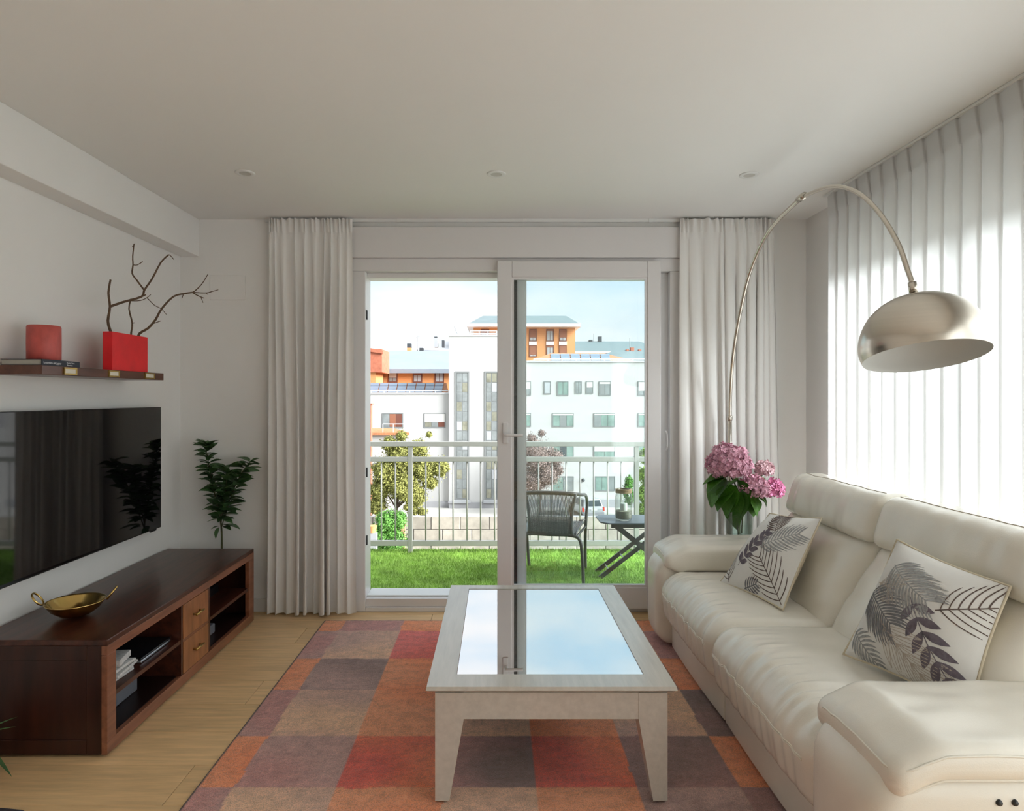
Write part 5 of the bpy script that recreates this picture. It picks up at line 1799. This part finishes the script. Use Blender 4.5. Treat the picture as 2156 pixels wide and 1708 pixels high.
# --- orange brick building behind the left wing
Y1 = 78.0
ob = thing('brick_building', 'orange brick apartment block with grey metal roof behind the left wing', 'building', (-12, Y1, GZ))
xa, za = px2(640, 775, Y1); xb, _z = px2(985, 775, Y1)
bx('wall', M_orange, ob, xa, xb, Y1, Y1 + 16, GZ, za)
e0 = [at(640, 777, Y1 - 0.8), at(985, 777, Y1 - 0.8), at(985, 739, Y1 + 7), at(640, 739, Y1 + 7)]
MB().hexa([Vector(c) - Vector((0, 0, 0.5)) for c in e0], e0).build('roof', M_zinc, ob)
e0 = [at(760, 739, Y1 + 9), at(985, 739, Y1 + 9), at(985, 719, Y1 + 15), at(846, 719, Y1 + 15)]
MB().hexa([Vector(c) - Vector((0, 0, 0.5)) for c in e0], e0).build('upper_roof', M_palegrey, ob)
for (a, b) in ((817, 837), (869, 889), (915, 935)):
    x0, z1 = px2(a, 777, Y1); x1, z0 = px2(b, 806, Y1)
    bl = {817: 0.65, 869: 0.42, 915: 0.15}[a]
    window(ob, x0, x1, z0, z1, Y1 - 0.1, 2, M_wbrown, (M_pane3,) if a != 817 else (M_pane,), t=0.12, blind=bl, bmat=M_shutter if a != 817 else M_blind)
for (a, b, c, d, mt) in ((858, 866, 733, 738, M_orange), (858, 866, 724, 733, M_dkmetal), (884, 892, 733, 738, M_dkmetal), (915, 922, 712, 719, M_palegrey), (915, 921, 709.5, 712, M_dkmetal), (931, 936, 717, 719, M_dkmetal)):
    x0, z1 = px2(a, c, Y1 + 8); x1, z0 = px2(b, d, Y1 + 8)
    bx('chimney', mt, ob, x0, x1, Y1 + 7.5, Y1 + 8.6, z0 - (0.8 if d in (738, 719) else 0), z1)
MB().tube([at(879, 739, Y1 + 8), at(879, 707, Y1 + 8)], 0.05, 6).build('antenna', M_palegrey, ob)
MB().tube([at(876, 711, Y1 + 8), at(883, 708, Y1 + 8)], 0.04, 6).build('antenna_arm', M_palegrey, ob)
# red-tiled corner house at far left
rh = thing('tiled_house', 'red tile-clad corner house at the left edge of the view', 'building', (-15, 72, GZ))
x0, z1 = px2(700, 735, 72); x1, z0 = px2(804, 784, 72)
bx('upper_wall', M_redbrick, rh, x0, x1, 72, 77, z0, z1)
bx('lower_wall', M_orange, rh, x0, px2(790, 0, 72)[0], 72.3, 77, GZ, z0)
MB().hexa([at(700, 724, 71.8) - Vector((0, 0, .2)), at(806, 741, 71.8) - Vector((0, 0, .2)), at(806, 741, 77.5) - Vector((0, 0, .2)), at(700, 724, 77.5) - Vector((0, 0, .2))],
          [at(700, 718, 71.8), at(806, 738, 71.8), at(806, 738, 77.5), at(700, 718, 77.5)]).build('roof', M_redbrick, rh)

# --- orange tower with slate hip roof
Y2 = 88.0
ot = thing('brick_tower', 'tall orange brick block with slate hipped roof behind the white tower', 'building', (3, Y2, GZ))
x0, z1 = px2(997, 690, Y2); x1, _z = px2(1211, 690, Y2)
bx('wall', M_orange, ot, x0, x1, Y2, Y2 + 12, GZ, z1)
xa, za = px2(983, 690, Y2 - 1.5); xb, _z = px2(1223, 690, Y2 - 1.5)
bx('eaves', M_white, ot, xa, xb, Y2 - 1.6, Y2 + 13, z1 - 0.02, z1 + 0.38)
xc, zc = px2(1017, 665, Y2 + 3.5); xd, _z = px2(1192, 665, Y2 + 3.5)
MB().hexa([(xa + 0.2, Y2 - 1.5, z1 + 0.38), (xb - 0.2, Y2 - 1.5, z1 + 0.38), (xb - 0.2, Y2 + 13, z1 + 0.38), (xa + 0.2, Y2 + 13, z1 + 0.38)],
          [(xc, Y2 + 3.5, zc), (xd, Y2 + 3.5, zc), (xd, Y2 + 7, zc), (xc, Y2 + 7, zc)]).build('roof', M_slate, ot)
for (a, b, bl) in ((1013, 1030, 0.3), (1114, 1130, 0.7), (1150, 1166, 0.1), (1177, 1193, 0.7)):
    for (c, d, f) in ((693, 719, 1.0), (727, 752, 1.4)):
        x0, z1w = px2(a, c, Y2); x1, z0 = px2(b, d, Y2)
        window(ot, x0, x1, z0, z1w, Y2 - 0.1, 2, M_wbrown, (M_pane3,), t=0.10, blind=min(0.85, bl * f), bmat=M_shutter)
        xs0, zs1 = px2(a, 719.3, Y2); xs1, zs0 = px2(b, 726.7, Y2)
    bx('spandrel', M_white, ot, xs0, xs1, Y2 - 0.12, Y2, zs0, zs1)

# --- long slate roof at right
Y3 = 102.5
sr = thing('slate_roofed_block', 'long grey slate-roofed block at the right of the view', 'building', (14, Y3, GZ))
xa, za = px2(1205, 741, Y3); xb, _z = px2(1420, 741, Y3)
bx('wall', M_orange, sr, xa, xb, Y3, Y3 + 12, GZ, za - 0.3)
bx('eaves', M_white, sr, xa - 0.2, xb, Y3 - 1.1, Y3 + 0.3, za - 0.3, za)
q = [at(1200, 741, Y3 - 1), at(1420, 741, Y3 - 1), at(1345, 719, Y3 + 6), at(1200, 719, Y3 + 6)]
MB().hexa([Vector(c) - Vector((0, 0, 0.4)) for c in q], q).build('roof', M_slate, sr)
for (a, b, c, d) in ((1259, 1266, 709, 719), (1240, 1247, 716, 719)):
    x0, z1 = px2(a, c, Y3 + 6); x1, z0 = px2(b, d, Y3 + 6)
    bx('chimney', M_dkmetal, sr, x0, x1, Y3 + 5.5, Y3 + 6.5, z0 - 0.5, z1)
MB().tube([at(1250, 719, Y3 + 6), at(1250, 703, Y3 + 6)], 0.045, 6).build('antenna', M_palegrey, sr)
sh2 = thing('slate_roofed_house', 'lower grey slate roof with red chimneys at the right edge behind the panels', 'house', (15, 81, GZ))
q = [at(1258, 757, 79), at(1420, 757, 79), at(1420, 738, 84), at(1290, 738, 84)]
MB().hexa([Vector(c) - Vector((0, 0, 0.4)) for c in q], q).build('roof', M_slate, sh2)
bx('wall', M_orange, sh2, at(1264, 757, 79).x, at(1420, 757, 79).x, 79.4, 83.6, GZ, at(0, 757, 79).z - 0.35)
MB().tube([at(1326, 738, 84.0), at(1326, 712, 84.0)], 0.045, 6).build('antenna', M_palegrey, sh2)
for (a, b, c, d) in ((1327, 1334, 732, 738), (1318, 1323, 736, 739), (1344, 1349, 736, 740)):
    x0, z1 = px2(a, c, 84); x1, z0 = px2(b, d, 84)
    bx('chimney', M_redbrick, sh2, x0, x1, 83.6, 84.4, z0 - 0.3, z1)

# --- low tiled house and gate pillar on the left
lh = thing('low_house', 'low white house with clay tile roof behind the green tree', 'house', (-11, 54, GZ))
x0, z1 = px2(720, 911, 54); x1, _z = px2(866, 911, 54)
bx('wall', M_fac, lh, x0, x1, 54, 58, GZ, z1)
q = [at(715, 911, 53.7), at(862, 911, 53.7), at(830, 902, 56), at(715, 902, 56)]
MB().hexa([Vector(c) - Vector((0, 0, 0.2)) for c in q], q).build('roof', M_tile, lh)
x0, z1 = px2(868, 907, 56); x1, z0 = px2(882, 940, 56)
bx('stair_wall', M_fac2, lh, x0, x1, 56, 57, GZ, z1)
edgerail(lh, 806, 850, 893, 911, 53.9, 2)
bp_ = thing('brick_chimney', 'red brick chimney at the left edge beside the white wing', 'chimney', (-10, 50.5, GZ))
x0, z1 = px2(770, 852, 52); x1, _z = px2(781, 852, 52)
bx('stack', M_redbrick, bp_, x0, x1, 52, 52.6, GZ, z1)
bx('cap', M_redbrick, bp_, x0 - 0.05, x1 + 0.12, 51.9, 52.7, z1, z1 + 0.09)
x0, z1 = px2(846, 1104, 46.2); x1, z0 = px2(853, 1160, 46.2)
pw = MB().box(x0 - 0.1, x1, 46.2, 46.5, YZ, z1).build('garden_wall', M_pinkwall, bevel=0.03)
tag(pw, 'pink rendered garden wall overgrown with ivy', 'wall')
po = thing('planter', 'orange flower planter beside the ivy', 'planter', tuple(at(784, 1122, 41.5)))
c0 = at(784, 1122, 41.5)
MB().lathe([(0.0, 0.0), (0.22, 0.0), (0.30, 0.42), (0.32, 0.46), (0.27, 0.46), (0.0, 0.42)], 18, c0, cap0=False, cap1=False).build('pot', M_tail if False else M_orange, po, smooth=True, angle=40)
bx('stand', M_plinth, po, c0.x - 0.3, c0.x + 0.3, 41.3, 41.7, YZ, c0.z)

# --- cars
def car(label, cx, cy, gz, mat, yaw=0.0, W=1.85, H=1.62, L=4.3):
    t = thing('car', label, 'car', (cx, cy, gz))
    cw, sw = math.cos(yaw), math.sin(yaw)
    def T(p):
        return Vector((cx + p[0] * cw - p[1] * sw, cy + p[0] * sw + p[1] * cw, gz + p[2]))
    h = W / 2
    m = MB().rbox((-h, 0, 0.30), (h, L, 0.98), 0.14, (4, 8, 3), lambda p: T((p[0], p[1], p[2])))
    m.build('body', mat, t, smooth=True)
    m = MB()
    lo = [T((-h + .06, 0.10, 0.95)), T((h - .06, 0.10, 0.95)), T((h - .06, L * 0.72, 0.95)), T((-h + .06, L * 0.72, 0.95))]
    hi = [T((-h + .24, 0.42, H)), T((h - .24, 0.42, H)), T((h - .24, L * 0.52, H)), T((-h + .24, L * 0.52, H))]
    m.hexa(lo, hi).build('cabin', mat, t, bevel=0.06)
    def quad(name, pts, mat_):
        c = sum((Vector(p) for p in pts), Vector()) / 4
        m = MB().hexa([T(p) for p in pts], [T((p[0] * 0.995, p[1] - 0.02, p[2] + 0.002)) for p in pts])
        m.build(name, mat_, t)
    quad('rear_window', [(-h + .20, 0.15, 1.06), (h - .20, 0.15, 1.06), (h - .30, 0.36, H - 0.10), (-h + .30, 0.36, H - 0.10)], M_carg)
    for s in (-1, 1):
        a = s * (h - .02)
        MB().box(-.01, .01, -.01, .01, -.01, .01)
        MB().hexa([T((s * (h - .075), 0.5, 1.02)), T((s * (h - .055), 0.5, 1.02)), T((s * (h - .055), L * .66, 1.02)), T((s * (h - .075), L * .66, 1.02))],
                  [T((s * (h - .205), 0.65, H - .12)), T((s * (h - .185), 0.65, H - .12)), T((s * (h - .185), L * .52, H - .12)), T((s * (h - .205), L * .52, H - .12))]).build('side_window', M_carg, t)
        MB().hexa([T((s * h - .12, -.03, .66)), T((s * h + .0, -.03, .66)), T((s * h, .12, .66)), T((s * h - .12, .12, .66))],
                  [T((s * h - .12, -.01, .98)), T((s * h + .0, -.01, .98)), T((s * h, .12, .98)), T((s * h - .12, .12, .98))]).build('tail_light', M_tail, t)
        for yy in (0.75, L - 0.8):
            MB().lathe([(0.0, -0.10), (0.30, -0.10), (0.33, -0.06), (0.33, 0.06), (0.30, 0.10), (0.0, 0.10)], 20, T((s * (h - 0.10), yy, 0.33)), axis=(cw, sw, 0), cap0=False, cap1=False).build('wheel', M_tire, t, smooth=True, angle=40)
    MB().hexa([T((-h + .05, -.08, .36)), T((h - .05, -.08, .36)), T((h - .05, .2, .36)), T((-h + .05, .2, .36))], [T((-h + .05, -.08, .58)), T((h - .05, -.08, .58)), T((h - .05, .2, .58)), T((-h + .05, .2, .58))]).build('bumper', M_plinth, t)
    MB().hexa([T((-.26, -.02, .72)), T((.26, -.02, .72)), T((.26, .05, .72)), T((-.26, .05, .72))], [T((-.26, -.02, .84)), T((.26, -.02, .84)), T((.26, .05, .84)), T((-.26, .05, .84))]).build('number_plate', M_white, t)
car('silver hatchback with red tail lights parked behind the retaining wall', at(1250, 1083, 54.5).x, 54.2, GZ, M_carw, yaw=0.22)
car('white car parked below the balcony, only its roof showing', at(1138, 1150, 45.5).x, 44.0, YZ, M_carwhite, yaw=0.1, H=1.50)

# --- trees and shrubs
def tree(name, label, cx, cy, gz, blobs, mat, nleaf, lsize, seed, cat='tree', trunk=True, group=None):
    rg = random.Random(seed)
    t = thing(name, label, cat, (cx, cy, gz), group)
    m = MB()
    tot = sum(b[3] ** 2 for b in blobs)
    for (bx_, by_, bz_, br, sq_) in blobs:
        n = int(nleaf * br * br / tot)
        c = Vector((bx_, by_, bz_))
        for i in range(n):
            d = Vector((rg.gauss(0, 1), rg.gauss(0, 1), rg.gauss(0, 1))).normalized()
            r = br * (rg.random() ** 0.36) * (1.0 if rg.random() < 0.82 else rg.uniform(1.0, 1.45)) * (0.85 + 0.35 * mnoise.noise(d * 2 + Vector((seed, br, 0))))
            p = c + Vector((d.x * r, d.y * r, d.z * r * sq_))
            s = lsize * rg.uniform(0.6, 1.3)
            nrm = (d + Vector((rg.gauss(0, .6), rg.gauss(0, .6), rg.gauss(0, .6) + 0.3))).normalized()
            a = nrm.orthogonal().normalized() * s
            b = nrm.cross(a).normalized() * s * 0.55
            m.add([p - a, p - b, p + a, p + b], [(0, 1, 2, 3)])
    o = m.build('crown', mat, t)
    o['kind'] = 'stuff'
    if trunk:
        zc = min(b[2] for b in blobs)
        MB().tube([(cx, cy, gz), (cx + 0.08, cy, (gz + zc) / 2), (cx, cy, zc + 0.3)], [0.16, 0.13, 0.08], 8).build('trunk', M_bark, t, smooth=True)
        for (bx_, by_, bz_, br, sq_) in blobs[:7]:
            MB().tube([(cx, cy, zc - 0.2), (lerp(cx, bx_, .5), lerp(cy, by_, .5), lerp(zc, bz_, .6)), (bx_, by_, bz_)], [0.07, 0.05, 0.02], 6).build('branch', M_bark, t, smooth=True)
    return t
def B(px, py, y, rpx, sq_=1.0):
    p = at(px, py, y)
    return (p.x, p.y, p.z, rpx / (FPX / y), sq_)
yt = 47.5
tree('garden_tree', 'loose olive-green tree beyond the railing on the left', at(835, 1060, yt).x, yt, YZ,
     [B(815, 990, yt, 34), B(845, 960, yt, 32), B(800, 1030, yt, 26), B(850, 1020, yt, 40), B(890, 985, yt, 32), B(925, 985, yt, 22), B(875, 1045, yt, 26), B(820, 935, yt, 18), B(905, 1015, yt, 18), B(845, 918, yt, 13), B(880, 945, yt, 22), B(795, 1065, yt, 22), B(903, 915, yt, 7)], M_tr1, 75000, 0.072, 4)
yt = 56.5
tree('plum_tree', 'purple-leaved plum tree behind the rattan chair', at(1135, 1040, yt).x, yt, GZ,
     [B(1130, 965, yt, 40), B(1150, 1000, yt, 32), B(1118, 1015, yt, 32), B(1165, 965, yt, 24), B(1120, 925, yt, 14), B(1140, 912, yt, 9), B(1175, 990, yt, 14), B(1105, 945, yt, 16)], M_tr2, 30000, 0.066, 9)
yt = 44.0
tree('ivy_bush', 'bright green ivy mound in front of the green tree', at(815, 1150, yt).x, yt, YZ,
     [B(815, 1100, yt, 27), B(838, 1095, yt, 20), B(800, 1135, yt, 28), B(830, 1140, yt, 28), B(785, 1150, yt, 20), B(820, 1170, yt, 30)], M_tr3, 26000, 0.085, 6, 'bush', trunk=False)
yt = 52.0
tree('slender_tree', 'lime-green tree at the right edge of the door glass', at(1365, 1060, yt).x, yt, GZ,
     [B(1358, 960, yt, 18), B(1362, 1000, yt, 22), B(1356, 1040, yt, 20), B(1360, 1075, yt, 22), B(1375, 1030, yt, 26)], M_tr4, 20000, 0.08, 12)
tree('small_shrub', 'small green shrub behind the glass jar', at(1325, 1060, 55.5).x, 55.5, GZ,
     [B(1325, 1015, 55.5, 11, 1.5), B(1322, 1035, 55.5, 13, 1.3), B(1326, 1050, 55.5, 13, 1.2)], M_tr3, 3500, 0.08, 15, 'bush', trunk=False)
tree('low_shrub', 'dark green shrub at the foot of the white left wing', at(880, 1080, 51.5).x, 51.5, GZ,
     [B(870, 1075, 51.5, 14, 0.8), B(890, 1078, 51.5, 12, 0.8), B(860, 1068, 51.5, 12, 0.8)], M_tr1, 3000, 0.08, 18, 'bush', trunk=False)
